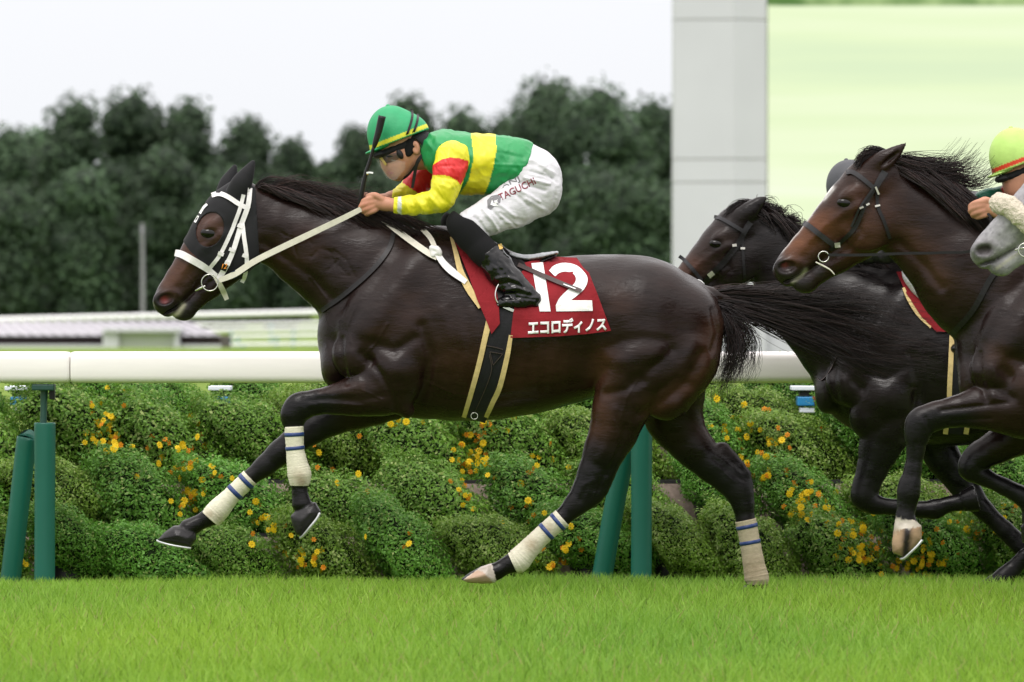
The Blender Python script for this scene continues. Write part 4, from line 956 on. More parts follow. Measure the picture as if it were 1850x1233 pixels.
# writing on the breeches
M['print_red'] = mat('dark_red_print', (.20, .02, .035), .6); M['print_grey'] = mat('grey_print', (.16, .16, .17), .6)
patch('name_print', text_bm('TAGUCHI', lambda x, y: (904+65*x-5.5*y, 364-31.5*x-12*y), .012), jb['breech'], M['print_red'], jb['bro'], off=.0016, thick=.0006, step=5, smoothit=1)
patch('name_print', text_bm('KANJ', lambda x, y: (897+44*x-5*y, 349-20*x-11*y), .010), jb['breech'], M['print_grey'], jb['bro'], off=.0016, thick=.0006, step=5, smoothit=1)
lg = patch('logo_print', flat_bm([[(880,362),(888,354),(898,352),(905,356),(904,366),(897,372),(886,379),(881,377)]]), jb['breech'], M['print_grey'], jb['bro'], off=.0016, thick=.0006, step=5, smoothit=1)
patch('logo_print', flat_bm([[(886,370),(889,361),(892,368),(899,360),(897,369),(901,372),(893,373)]]), jb['breech'], M['print_white'], jb['bro'], off=.003, thick=.0006, step=5, smoothit=1)
patch('boot_crest', flat_bm([[(900,442),(906,440),(909,448),(904,452),(899,448)]]), jb['boot'], M['brass'], jb['boot_o'], off=.002, thick=.001, step=4)
# whip
wr = empty('riding_whip', P(655, 372, -.13), 'black riding whip held upright beside the green cap', 'whip')
rod('whip_shaft', [(649,382,-.115),(652,358,-.13),(660,318,-.14),(668,292,-.145),(675,266,-.15)], [.011,.011,.0095,.008,.0075], M['black_leather'], wr)
rod('whip_flap', [(675,268,-.15),(678,258,-.15),(684,238,-.15),(690.5,210,-.15)], [.0075,.0125,.0155,.0175], M['black_leather'], wr)
M['yellow_tape'] = mat('yellow_tape', (.6,.45,.06), .5)
rod('whip_ring', [(661.5,316,-.14),(662.2,312,-.14)], .009, M['yellow_tape'], wr); ribbon('whip_ribbon', [(662,313,-.15),(668,312,-.155),(674,313,-.16)], 3, M['print_white'], wr)
# ------------------------------------------------------------------ the bay horse with the white star, nearest on the right
YC = -1.15
TBc = sim(1.04, 0, (586, 640), (1738, 668)); THc = sim(1.09, 8.3, (378, 422), (1526, 367))
EARS_C = [('t', 0, [(1576,306,21,-.050,.034),(1597,291,18,-.062,.028),(1617,276,11,-.070,.018),(1636,260,2.2,-.070,.005)], .012),
          ('t', 0, [(1560,300,17,.050,.032),(1578,287,13,.056,.026),(1594,271,2.2,.056,.006)], .012),
          ('s', 0, (1609,287), (22,5), -.090, .016, -40, .006)]
NECK_C = [('t', 0, [(1600,352,60,0,.068),(1624,382,68,0,.075),(1672,412,80,0,.090),(1722,455,92,0,.115),(1772,502,112,0,.16),(1880,560,145,0,.22)], .04)]
FN_C = [('t', 0, [(1860,735,62,-.17,.09),(1815,735,48,-.175,.080),(1765,738,36,-.175,.062),(1722,745,27,-.175,.050),(1690,752,25,-.17,.044),(1664,764,26,-.17,.047),(1657,785,22,-.17,.042),(1654,815,15.5,-.17,.032),(1649,850,15,-.17,.030),(1643,878,19,-.17,.036),(1641,894,19.5,-.17,.037),(1638,915,16,-.17,.031),(1635,935,16,-.17,.034),(1637,946,20,-.17,.042)], .016),
        ('p', [(1616,946),(1634,938),(1652,939),(1665,950),(1665,975),(1650,993),(1633,1007),(1613,999),(1611,985)], -.17, .06, .045, .008)]
FF_C = [('t', 0, [(1870,745,62,.15,.09),(1842,782,40,.16,.066),(1800,808,30,.16,.052),(1768,826,26,.16,.046),(1755,846,23,.16,.042),(1778,862,16,.16,.032),(1815,880,15,.16,.030),(1852,900,18,.16,.034),(1862,920,15,.16,.032),(1862,940,16,.16,.036)], .016),
        ('f', (1862,944), (1872,974), .16, 20, 26, .006)]
hc = empty('racehorse', P(1900, 1085, YC), 'bay racehorse with a white star on its forehead and black bridle, head raised', 'horse', 'racehorses in the race')
def coat_c(u, v, y):
    c = np.tile(np.array([[.0145, .0064, .0047]]), (len(u), 1))
    c = mixc(c, (.0105, .0066, .0062), gauss(u, v, [(1760,620),(1830,640)], 70))
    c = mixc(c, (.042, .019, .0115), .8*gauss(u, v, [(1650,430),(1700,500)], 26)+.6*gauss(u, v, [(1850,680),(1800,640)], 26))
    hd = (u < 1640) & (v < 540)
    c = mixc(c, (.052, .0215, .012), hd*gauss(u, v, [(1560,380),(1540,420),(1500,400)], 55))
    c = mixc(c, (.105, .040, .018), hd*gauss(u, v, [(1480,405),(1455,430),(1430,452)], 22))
    c = mixc(c, (.017, .011, .010), hd*gauss(u, v, [(1526,368)], 15)*.9)
    c = mixc(c, (.017, .013, .013), hd*np.maximum(gauss(u, v, [(1404,478),(1420,500),(1450,512)], 22), gauss(u, v, [(1478,490)], 14)))
    c = mixc(c, (.14, .03, .03), hd*gauss(u, v, [(1418,478)], 6)*(np.abs(y) < .05))
    c = mixc(c, (.38, .36, .27), .8*hd*gauss(u, v, [(1432,510),(1446,500),(1456,488)], 3.2))
    c = mixc(c, (.62, .60, .58), hd*(np.abs(y) < .070)*np.maximum(np.clip(1.5*gauss(u, v, [(1503,340),(1497,347),(1489,358)], 4.4)*(.6+.6*np.sin(u*.9)*np.sin(v*.8)), 0, 1), np.where(np.abs(y) < .022, gauss(u, v, [(1485,360),(1412,450)], 5), 0)))
    c = mixc(c, BLACK, sstep(v, 725, 748)*sstep(-u, -1800, -1735))
    c = mixc(c, BLACK, sstep(v, 800, 850))
    c = mixc(c, (.55, .50, .42), inpoly(u, v, [(1608,948),(1618,938),(1652,940),(1668,952),(1660,958),(1612,962)])*.95)
    hoof = inpoly(u, v, [(1600,960),(1665,952),(1672,990),(1640,1020),(1600,1010)])
    c = mixc(c, (.34, .23, .145), hoof*1.0); c = mixc(c, (.02, .016, .015), hoof*np.clip(gauss(u, v, [(1640,955),(1636,1005)], 7)*1.3, 0, 1))
    return c
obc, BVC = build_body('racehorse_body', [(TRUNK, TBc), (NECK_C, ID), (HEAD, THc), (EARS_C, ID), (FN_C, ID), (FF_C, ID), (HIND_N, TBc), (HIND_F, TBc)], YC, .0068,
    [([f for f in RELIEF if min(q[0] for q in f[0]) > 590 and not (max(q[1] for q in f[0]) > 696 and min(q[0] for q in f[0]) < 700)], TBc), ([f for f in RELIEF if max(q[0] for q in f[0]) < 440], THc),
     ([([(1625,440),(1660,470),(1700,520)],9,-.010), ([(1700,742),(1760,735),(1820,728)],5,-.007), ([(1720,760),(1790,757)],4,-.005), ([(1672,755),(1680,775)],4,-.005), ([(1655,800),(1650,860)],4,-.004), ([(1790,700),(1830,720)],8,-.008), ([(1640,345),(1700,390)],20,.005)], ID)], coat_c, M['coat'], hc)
eyeball(BVC, THc(378, 422), .029, hc, YC)
crC = lambda u: np.interp(u, [1560, 1600, 1640, 1690, 1740, 1790, 1850], [312, 306, 318, 336, 366, 396, 410])
mg = [[(u, crC(u)+4, -.01), (u+20, crC(u)-14, -.02), (u+60, crC(u+30)-18, -.03), (u+105, crC(u+70)-34, -.03), (u+140, crC(u+80)-68, -.03)] for u in (1600, 1625, 1650, 1675)]
mg2 = [[(u, crC(u)+2, -.015), (u+22, crC(u)-8, -.045), (u+60, crC(u+40)+4, -.085), (u+110, crC(u+90)+24, -.115), (u+150, crC(u+120)+48, -.14)] for u in (1590, 1615, 1640, 1670, 1700, 1730)]
fg = [[(1600,282,-.01),(1578,276,-.03),(1560,283,-.05),(1544,299,-.06)], [(1600,284,-.02),(1612,288,-.05),(1650,300,-.06),(1690,310,-.07)]]
st = np.concatenate([hair(mg, YC, 620, .004, .030, .0022, .0005, .02, 14, (.5, 1.0), clump=110), hair(mg2, YC, 850, .004, .014, .0026, .0008, .01, 14, (.55, 1.0), clump=150), hair(fg[:1], YC, 240, .010, .012, .002, .0007, .010, 14, (.7, 1.0)), hair(fg[1:], YC, 130, .006, .016, .002, .0007, .008, 14, (.7, 1.0))])
link('mane', tubes_mesh('mane', st, brown=.4), M['hair'], hc)
rod('horseshoe', [(1666,976,-.048),(1658,986,-.053),(1646,998,-.05),(1634,1009,-.03),(1628,1010,0),(1634,1009,.03),(1646,998,.05),(1666,976,.048)], .006, M['shoe'], hc, YC-.17)
brc = empty('bridle', P(1500, 450, YC), 'plain black leather bridle with small bit ring on the starred bay', 'bridle', 'bridles on the racehorses')
BL, GL = M['black_leather'], M['grey_leather']
strap('browband', [(1528,311),(1540,311),(1556,321),(1579,340)], 8, BVC, GL, brc, off=.008, thick=.006)
strap('headpiece', [(1599,310),(1590,325),(1581,341)], [13,12,10], BVC, GL, brc, off=.008)
strap('cheek_strap', [(1581,341),(1563,372),(1545,411),(1520,437),(1500,452)], [6,6,8,7,7], BVC, BL, brc, off=.010)
strap('cheek_strap', [(1577,341),(1554,375),(1538,410)], 4, BVC, GL, brc, off=.010)
strap('noseband', [(1451,402),(1462,409),(1481,424),(1507,444)], 9.5, BVC, GL, brc, off=.010, thick=.007)
strap('throat_strap', [(1585,346),(1586,373),(1598,402),(1608,432)], 6, BVC, BL, brc, off=.010)
for q in ([(1582,338),(1588,352)], [(1581,373),(1590,371)], [(1553,377),(1560,374)], [(1565,371),(1571,368)]): strap('buckle', q, 3.4, BVC, M['buckle'], brc, off=.017, sub=2)
strap('buckle', [(1508,444),(1518,443)], 9, BVC, M['buckle'], brc, off=.015, sub=3)
link('bit_ring', ring_mesh('bit_ring', (1488,464), 9.5, YC-.082, .0026), M['steel'], brc)
rod('bit', [(1474,474,-.06),(1486,480,-.075),(1500,488,-.08),(1508,497,-.08)], [.003,.004,.003,.002], M['cream_strap'], brc, YC)
ribbon('rein', [(1496,461,-.088),(1560,461,-.10),(1640,458,-.13),(1700,457,-.16),(1762,450,-.19),(1790,400,-.20),(1776,378,-.19)], 5, BL, brc, YC)
strap('breast_strap', [(1800,490),(1787,508),(1757,562),(1718,606)], 10, BVC, BL, brc, off=.010)

# ------------------------------------------------------------------ the dark horse on the rail side
YB = 1.30
TBb = sim(.957, 0, (586, 640), (1478, 690)); THb = sim(.93, 8, (378, 422), (1294, 441))
EARS_B = [('t', 0, [(1340,392,19,-.050,.034),(1357,381,17,-.056,.028),(1371,367,10,-.060,.018),(1383,357,2.2,-.058,.006)], .012),
          ('t', 0, [(1332,384,15,.050,.030),(1343,374,11,.056,.024),(1352,360,2.2,.056,.006)], .012)]
NECK_B = [('t', 0, [(1365,430,52,0,.064),(1400,458,60,0,.072),(1450,508,80,0,.090),(1500,555,100,0,.12),(1570,600,128,0,.18),(1640,620,150,0,.22)], .04)]
FN_B = [('t', 0, [(1625,735,62,-.15,.09),(1602,775,46,-.16,.075),(1588,812,36,-.16,.060),(1575,850,27,-.16,.048),(1565,878,24,-.16,.044),(1562,898,23,-.16,.044),(1580,912,17,-.16,.034),(1620,917,13.5,-.16,.029),(1665,921,14,-.16,.030),(1690,920,17,-.16,.035),(1712,912,13,-.16,.030),(1735,908,16,-.16,.038)], .016),
        ('f', (1738,907), (1765,900), -.16, 18, 25, .006)]
FF_B = [('t', 0, [(1690,730,60,.15,.09),(1690,790,38,.16,.062),(1705,830,31,.16,.052),(1735,868,27,.16,.046),(1752,894,24,.16,.043),(1778,922,17,.16,.033),(1815,958,16,.16,.030),(1855,996,19,.16,.036),(1875,1015,15,.16,.031),(1890,1032,16,.16,.036)], .016),
        ('f', (1892,1034), (1895,1058), .16, 19, 25, .006)]
hb_ = empty('racehorse', P(1700, 1085, YB), 'near-black racehorse galloping by the rail behind the flying tail', 'horse', 'racehorses in the race')
def coat_b(u, v, y):
    c = np.tile(np.array([[.0075, .0056, .0056]]), (len(u), 1))
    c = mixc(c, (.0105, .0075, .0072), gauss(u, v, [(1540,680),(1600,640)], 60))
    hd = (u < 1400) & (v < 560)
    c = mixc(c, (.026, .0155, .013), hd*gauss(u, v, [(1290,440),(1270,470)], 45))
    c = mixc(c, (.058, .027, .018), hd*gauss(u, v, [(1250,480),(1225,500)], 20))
    c = mixc(c, (.010, .008, .008), hd*gauss(u, v, [(1294,442)], 12))
    return mixc(c, BLACK, sstep(v, 760, 830))
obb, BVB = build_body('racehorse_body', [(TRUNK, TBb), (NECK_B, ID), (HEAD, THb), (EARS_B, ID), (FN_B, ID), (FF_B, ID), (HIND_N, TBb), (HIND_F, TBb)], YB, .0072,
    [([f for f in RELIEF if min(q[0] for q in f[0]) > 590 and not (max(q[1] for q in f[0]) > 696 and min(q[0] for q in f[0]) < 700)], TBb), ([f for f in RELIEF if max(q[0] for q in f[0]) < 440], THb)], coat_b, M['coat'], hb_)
eyeball(BVB, THb(378, 422), .028, hb_, YB)
crB = lambda u: np.interp(u, [1340, 1380, 1420, 1460, 1520, 1600], [385, 385, 404, 432, 462, 480])
mg = [[(u, crB(u)+6, 0), (u+10, crB(u)-8, -.02), (u+24, crB(u+16)-14, -.03), (u+42, crB(u+30)-8, -.04)] for u in (1345, 1365, 1385, 1405, 1425)]
mg2 = [[(u, crB(u)+4, -.02), (u+16, crB(u+8)-2, -.06), (u+40, crB(u+30)+16, -.085), (u+60, crB(u+50)+34, -.10)] for u in (1345, 1380, 1420, 1470, 1530, 1580)]
fg = [[(1362,374,-.01),(1342,371,-.03),(1324,379,-.04),(1308,394,-.05)]]
st = np.concatenate([hair(mg, YB, 380, .006, .016, .0022, .0007, .022, 14, (.5, 1.0), clump=60), hair(mg2, YB, 500, .006, .014, .0022, .0008, .012, 14, (.55, 1.0), clump=80), hair(fg, YB, 220, .008, .012, .0022, .0008, .006, 14, (.7, 1.0)), hair(mg[2:], YB, 12, .008, .03, .0018, .0008, .03, 14, (.9, 1.0))])
link('mane', tubes_mesh('mane', st), M['hair'], hb_)
brb = empty('bridle', P(1270, 500, YB), 'black bridle with pale buckle and white ring on the near-black horse', 'bridle', 'bridles on the racehorses')
strap('browband', [(1290,392),(1301,394),(1318,403),(1346,420)], 6.5, BVB, GL, brb, off=.008, thick=.006)
strap('headpiece', [(1356,402),(1349,412),(1343,424)], [11,10,9], BVB, GL, brb, off=.008)
strap('cheek_strap', [(1343,424),(1330,446),(1307,475),(1286,496),(1270,515)], [9,10,11,10,9], BVB, BL, brb, off=.010)
strap('noseband', [(1227,463),(1236,470),(1250,485),(1268,507)], 6.5, BVB, GL, brb, off=.010, thick=.006)
strap('throat_strap', [(1342,430),(1342,450),(1344,480),(1346,515)], 5, BVB, BL, brb, off=.010)
strap('buckle', [(1280,500),(1289,493)], 9, BVB, M['buckle'], brb, off=.016, sub=3); strap('buckle', [(1323,444),(1331,443)], 5, BVB, M['buckle'], brb, off=.016, sub=3); strap('buckle', [(1338,449),(1346,449)], 4, BVB, M['buckle'], brb, off=.016, sub=3)
link('bit_ring', ring_mesh('bit_ring', (1259,520), 14, YB-.085, .003), M['print_white'], brb)
nsb = strap('neck_cord', [(1520,610),(1512,640),(1500,668),(1484,687),(1476,684)], 1.2, BVB, M['brown_leather'], brb, off=.008, thick=.001)
sdb = empty('racing_saddle', P(1680, 520, YB), 'maroon saddle flap with cream edge glimpsed behind the starred bay', 'saddle', 'racing saddles')
patch('front_flap', flat_bm([[(1619,491),(1648,491),(1680,530),(1714,570),(1722,600),(1692,600),(1664,572),(1637,530)]]), BVB, M['maroon'], sdb, off=.014, thick=.006)
strap('foam_pad', [(1632,520),(1643,544),(1660,570),(1682,592)], [5,6,6,4], BVB, M['foam'], sdb, off=.012, thick=.006)
strap('foam_pad', [(1720,606),(1718,650),(1716,690),(1714,735),(1708,785)], 9, BVB, M['foam'], sdb, off=.010, thick=.006)
strap('foam_pad', [(1770,606),(1766,660),(1756,720),(1745,785)], 9, BVB, M['foam'], sdb, off=.010, thick=.006)
strap('girth', [(1750,590),(1745,640),(1738,690),(1728,785)], 40, BVB, M['black_cloth'], sdb, off=.007, thick=.005, nw=5)
patch('saddle_cloth', flat_bm([[(1780,530),(1870,524),(1930,650),(1770,664)]]), BVB, M['maroon'], sdb, off=.010, thick=.004)

# ------------------------------------------------------------------ the grey horse coming in from the right
YG = -2.35
THg = sim(1.06, 11, (274, 540), (1752, 446)); pg = THg(455, 392)
TBg = sim(1.06, 0, (455, 392), pg)
hg = empty('racehorse', P(2300, 1085, YG), 'grey racehorse entering at the right edge with flecked muzzle', 'horse', 'racehorses in the race')
def coat_g(u, v, y):
    c = np.tile(np.array([[.27, .265, .28]]), (len(u), 1))
    c = mixc(c, (.15, .145, .155), gauss(u, v, [(1765,455),(1785,475),(1800,485)], 20)); c = mixc(c, (.08, .07, .072), gauss(u, v, [(1784,448)], 15)*.8); c *= (1+.35*np.random.randn(len(u)).clip(-1, 1)*(np.random.rand(len(u)) < .25))[:, None]
    c = mixc(c, (.018, .012, .013), np.clip(1.5*gauss(u, v, [THg(294, 542), THg(304, 539)], 8), 0, 1)*.95); c = mixc(c, (.03, .025, .026), gauss(u, v, [THg(292, 570), THg(318, 556), THg(350, 529)], 3)*.8); c = mixc(c, (.30, .30, .20), .7*gauss(u, v, [(1800,486),(1825,468),(1845,455)], 3))
    return c
obg, BVG = build_body('racehorse_body', [(TRUNK, TBg), (NECK, TBg), (HEAD, THg), (EARS, THg), (FORE_N, TBg), ([(p[0], p[1], [(u-8, v+10, r, -y, w) for u, v, r, y, w in p[2]], p[3]) for p in FORE_N if p[0] == 't'], TBg), (HIND_N, TBg), (HIND_F, TBg)], YG, .0085, [([f for f in RELIEF if max(q[0] for q in f[0]) < 440], THg), ([f for f in RELIEF if min(q[0] for q in f[0]) > 470], TBg)], coat_g, M['grey_coat'], hg)
eyeball(BVG, THg(378, 423), .021, hg, YG)
M['sheepskin'] = mat('sheepskin', (.60, .54, .44), .95, .1, var=.16, vscale=60, bump=1.0, bscale=150, bdist=.008)
nb = empty('bridle', P(1830, 380, YG), 'bridle with thick cream sheepskin noseband on the grey horse', 'bridle', 'bridles on the racehorses')
s_ = S(YG)
fd = Field((P(1770,0,YG).x, YG-.2, P(0,460,YG).z), (P(1920,0,YG).x, YG+.2, P(0,320,YG).z), .0045)
arc = []
for t in np.linspace(0, 1, 9):
    pu, pv = np.interp(t, [0, .25, .5, 1], [1806, 1822, 1845, 1880]), np.interp(t, [0, .25, .5, 1], [368, 372, 392, 424]); y = np.interp(t, [0, .2, .5, 1], [0, -.06, -.088, -.095]); arc.append(P(pu, pv, YG+y))
for a, b in zip(arc[:-1], arc[1:]): fd.cap(a, b, .042, .042, .01)
for a, b in zip(arc[:-1], arc[1:]): fd.cap(Vector((a.x, 2*YG-a.y, a.z)), Vector((b.x, 2*YG-b.y, b.z)), .042, .042, .01)
V, Q = fd.mesh(1); N = normals(V, Q); d = np.array([mnoise.noise(Vector(p)*70) for p in V.tolist()]); V = V+(N*(d*.006)[:, None]).astype(np.float32)
link('noseband', mesh_np('noseband', V, Q), M['sheepskin'], nb)
link('bit_ring', ring_mesh('bit_ring', (1852,452), 12, YG-.085, .003), M['steel'], nb)
rod('bit', [(1833,452,-.06),(1845,449,-.075),(1856,448,-.08)], .004, M['steel'], nb, YG)

# ------------------------------------------------------------------ their riders
def silk_black(part, u, v, T):
    return np.tile(np.array([(.010, .009, .011)]), (len(u), 1))
TJb = sim(.957, 0, (720, 250), (1547, 345))
J2, jb2 = jockey('jockey in black sleeves and grey cap half hidden behind the starred bay', TJb, YB, .0065, silk_black, hat=(.055, .058, .066), band=(.03, .03, .034), near_only=True, sockm='breeches')
def silk_c(part, u, v, T):
    c = np.tile(np.array([(.008, .13, .075)]), (len(u), 1))
    c[(u > 1811) & (u < 1845)] = (.55, .015, .018)
    return c
TJc = sim(1.04, 0, (720, 250), (1846, 292)); ti = sim(1/1.04, 0, (1846, 292), (720, 250))
def pre(prims): return [(p[0], p[1], [(*ti(u, v), r/1.04, y, w) for u, v, r, y, w in p[2]], p[3]) for p in prims]
ARMC = pre([('t', 0, [(1955,330,28,-.165,.055),(1925,372,22,-.20,.048),(1885,408,18,-.205,.042),(1850,402,15,-.20,.036),(1822,390,13,-.19,.030),(1803,382,12,-.182,.026),(1786,375,13,-.176,.027)], .016)])
HANDC = pre([('t', 0, [(1792,366,5.5,-.19,.013),(1780,361,5,-.19,.012),(1768,365,4.4,-.18,.011)], .006), ('t', 0, [(1782,364,6,-.19,.012),(1767,366,5.4,-.196,.011),(1755,372,5,-.182,.010),(1754,378,4.4,-.162,.010)], .004),
    ('t', 0, [(1780,371,6,-.19,.012),(1766,374,5.4,-.196,.011),(1754,380,5,-.182,.010),(1757,386,4.4,-.16,.010)], .004), ('t', 0, [(1781,379,6,-.188,.012),(1768,383,5.2,-.194,.011),(1758,388,4.8,-.18,.010),(1763,392,4.2,-.158,.009)], .004), ('t', 0, [(1786,386,5.4,-.182,.011),(1774,390,5,-.188,.010),(1765,393,4.4,-.176,.009)], .004)])
SLVC = pre([('t', 0, [(1955,330,34,-.150,.085),(1925,372,28,-.20,.066),(1885,408,24,-.205,.055),(1860,405,20,-.20,.046),(1838,396,17,-.195,.040)], .02)])
J3, jb3 = jockey('jockey in lime cap with red band at the right edge, hand on dark mane', TJc, YC, .0052, silk_c, hat=(.40, .60, .15), band=(.58, .04, .012), arms=(ARMC, HANDC, SLVC, [[(ti(1842, 0)[0], 200), (1100, 200), (1100, 600), (ti(1842, 0)[0], 600)]]), near_only=True, detail=False)
# far arm of that rider shows above the mane
V, Q = shell('sleeve', pre([('t', 0, [(1900,345,24,.12,.06),(1850,350,19,.14,.05),(1815,350,14,.10,.042),(1785,352,10,.06,.034),(1770,356,9,.04,.03)], .016)]), TJc, YC, .006)
me = mesh_np('sleeve', V, Q); u, v = px_of(V); vcol(me, silk_c('far', u, v, ID)); link('sleeve', me, M['silk'], jb3['jersey'])
sdc = empty('racing_saddle', P(2090, 520, YC), 'black racing saddle under the lime capped jockey', 'saddle', 'racing saddles')
patch('saddle_flap', flat_bm([[TBc(*q) for q in [(832,440),(905,440),(945,480),(950,520),(935,565),(905,600),(880,560),(850,500)]]]), BVC, M['black_leather'], sdc, off=.006, thick=.006)
strap('girth', [TBc(*q) for q in [(912,556),(906,590),(897,632),(885,680),(871,726),(860,760)]], 36, BVC, M['black_cloth'], sdc, off=.008)
# ------------------------------------------------------------------ setting: ground
def zg(Y):
    return float(np.interp(Y, [-40, 0, 1.7, 2.2, 5, 60, 150, 200, 208, 222, 246, 256, 266, 276, 330, 420, 1500], [0, 0, -.05, -.06, -.06, -.25, -.25, -.25, -2.2, -2.2, -1.25, -.95, -.72, -.3, .9, 2.0, 2.5]))
def ground():
    ys = [-40, -20, -12, -6, -3, 0, .8, 1.7, 2.2, 3, 5, 10, 20, 40, 60, 100, 150, 180, 200, 204, 208, 222, 234, 246, 256, 266, 276, 300, 330, 420, 700, 1500]
    xs = [-900, -300, -100, -40, -20, -10, -5, -2.5, 0, 2.5, 5, 10, 20, 40, 100, 300, 900]
    V = [(x, y, zg(y)) for y in ys for x in xs]; n = len(xs)
    Fc = [(i*n+j, i*n+j+1, (i+1)*n+j+1, (i+1)*n+j) for i in range(len(ys)-1) for j in range(n-1)]
    return mesh_np('ground', V, Fc)
M['turf'] = mat('turf_soil', (.13, .20, .025), .9, .15, var=.35, vscale=1.2, bump=.5, bscale=30, bdist=.02)
tag(link('ground', ground(), M['turf']), kind='structure')

# grass blades of the track
def blades(n, x0, x1, y0, y1, hmin, hmax, wid):
    x = np.random.uniform(x0, x1, n); y = np.random.uniform(y0, y1, n); z = np.interp(y, [-40, 0, 1.7, 2.2], [0, 0, -.05, -.06])
    den = np.array([mnoise.noise(Vector((a*1.1, b*0.45, 3.1))) for a, b in zip(x, y)])
    h = np.random.uniform(hmin, hmax, n)*(1+.30*den); a = np.random.rand(n)*2*np.pi; ln = np.random.uniform(.1, .75, n)*h; la = np.random.rand(n)*2*np.pi
    w = wid*np.random.uniform(.6, 1.2, n); dx, dy = np.cos(a)*w/2, np.sin(a)*w/2; lx, ly = np.cos(la)*ln, np.sin(la)*ln
    V = np.empty((n, 5, 3))
    V[:, 0] = np.stack([x-dx, y-dy, z-.005], 1); V[:, 1] = np.stack([x+dx, y+dy, z-.005], 1)
    V[:, 2] = np.stack([x+dx*.8+lx*.35, y+dy*.8+ly*.35, z+h*.6], 1); V[:, 3] = np.stack([x-dx*.8+lx*.35, y-dy*.8+ly*.35, z+h*.6], 1)
    V[:, 4] = np.stack([x+lx, y+ly, z+h*.96], 1)
    i = np.arange(n)[:, None]*5; Fc = np.vstack([i+np.array([0, 1, 2]), i+np.array([0, 2, 3]), i+np.array([3, 2, 4])])
    me = mesh_np('turf_grass', V.reshape(-1, 3), Fc, False)
    big = np.array([mnoise.noise(Vector((a*.55, b*.22, 7.7))) for a, b in zip(x, y)])
    t = np.random.rand(n); col = np.stack([.192+.10*t+.07*big, .355+.115*t+.065*big, .034+.026*t], 1)
    dry = np.random.rand(n) < .035; col[dry] = [.36, .34, .13]; dk = np.random.rand(n) < .10; col[dk] *= .6
    vcol(me, np.repeat(np.clip(col, .01, 1), 5, 0)); return me
M['grass'] = mat('grass_blade', (.15, .30, .02), .55, .3, attr=True, trans=.42)
tag(link('turf_grass', blades(225000, -4.2, 4.2, -9.5, 1.95, .05, .115, .0062), M['grass']), 'short bright green turf of the race track', 'grass', kind='stuff')

# ------------------------------------------------------------------ running rail
YR = 1.92
rr = empty('running_rail', P(925, 1060, YR), 'thick white running rail on green posts along the track', 'rail')
sR = S(YR); zr = P(0, 664, YR).z; rad = 28.5/sR
def rail_sec(x0, x1):
    pr = []; n = 28
    for i in range(n):
        a = 2*math.pi*i/n; c, s_ = math.cos(a), math.sin(a); e = 2/4.6
        pr.append((math.copysign(abs(c)**e, c)*rad*1.05, math.copysign(abs(s_)**e, s_)*rad))
    V = []; Fc = []; xs = [x0, x0+.006, x0+.02, x1-.02, x1-.006, x1]; ks = [.90, .97, 1, 1, .97, .90]
    for x, k in zip(xs, ks):
        for y, z in pr: V.append((x, YR+y*k, zr+z*k))
    for i in range(5):
        for j in range(n): k = (j+1) % n; Fc.append((i*n+j, i*n+k, (i+1)*n+k, (i+1)*n+j))
    Fc.append(tuple(range(n))[::-1]); Fc.append(tuple(5*n+j for j in range(n)))
    me = bpy.data.meshes.new('rail_section'); me.from_pydata(V, [], Fc); me.update(); me.polygons.foreach_set('use_smooth', np.ones(len(me.polygons), bool)); return me
xj = P(128, 0, YR).x
for k in (-2, -1, 0, 1, 2):
    link('rail_section', rail_sec(xj+k*5.8+.002, xj+(k+1)*5.8-.002), M['rail_white'], rr)
def post(u, du, ub, vb, lab):
    t = empty('rail_post', P(u, 1062, YR), lab, 'post', 'posts of the running rail')
    link('post_sleeve', loft('post_sleeve', [(*P(u, 772, YR), 19/sR*.9, 19/sR*.9), (*P(u, 774, YR), 19.4/sR, 19.4/sR), (*P(u, 900, YR), 18.6/sR, 18.6/sR), (*P(u-.5, 1075, YR), 18.8/sR, 18.8/sR)], 26, 6), M['green_plastic'], t)
    rod('post_stem', [(u-3,776,0),(u-2,735,0),(u-1,700,0)], [.017,.016,.019], M['green_metal'], t, YR)
    link('post_collar', loft('post_collar', [(*P(u-3, 770, YR), .026, .026), (*P(u-3, 764, YR), .024, .024)], 16, 2), M['green_metal'], t)
    box('rail_bracket', P(u-24, 706, YR-.06), P(u+20, 694, YR+.06), M['green_metal'], t, .006)
    box('bracket_clamp', P(u+8, 722, YR-.02), P(u+19, 704, YR+.03), M['black_leather'], t, .003)
    b = link('brace_sleeve', loft('brace_sleeve', [(*P(ub, vb, YR+.13), .047, .047), (*P(ub-2, vb+12, YR+.13), .049, .049), (*P(ub-du*.5, 920, YR+.16), .049, .049), (*P(ub-du*1.1, 1072, YR+.2), .050, .050)], 24, 5), M['green_plastic'], t)
post(81, 30, 49, 792, 'green sleeved rail post with leaning brace below the rail joint at left')
post(1159, 44, 1131, 806, 'green sleeved rail post with leaning brace between the hind legs')

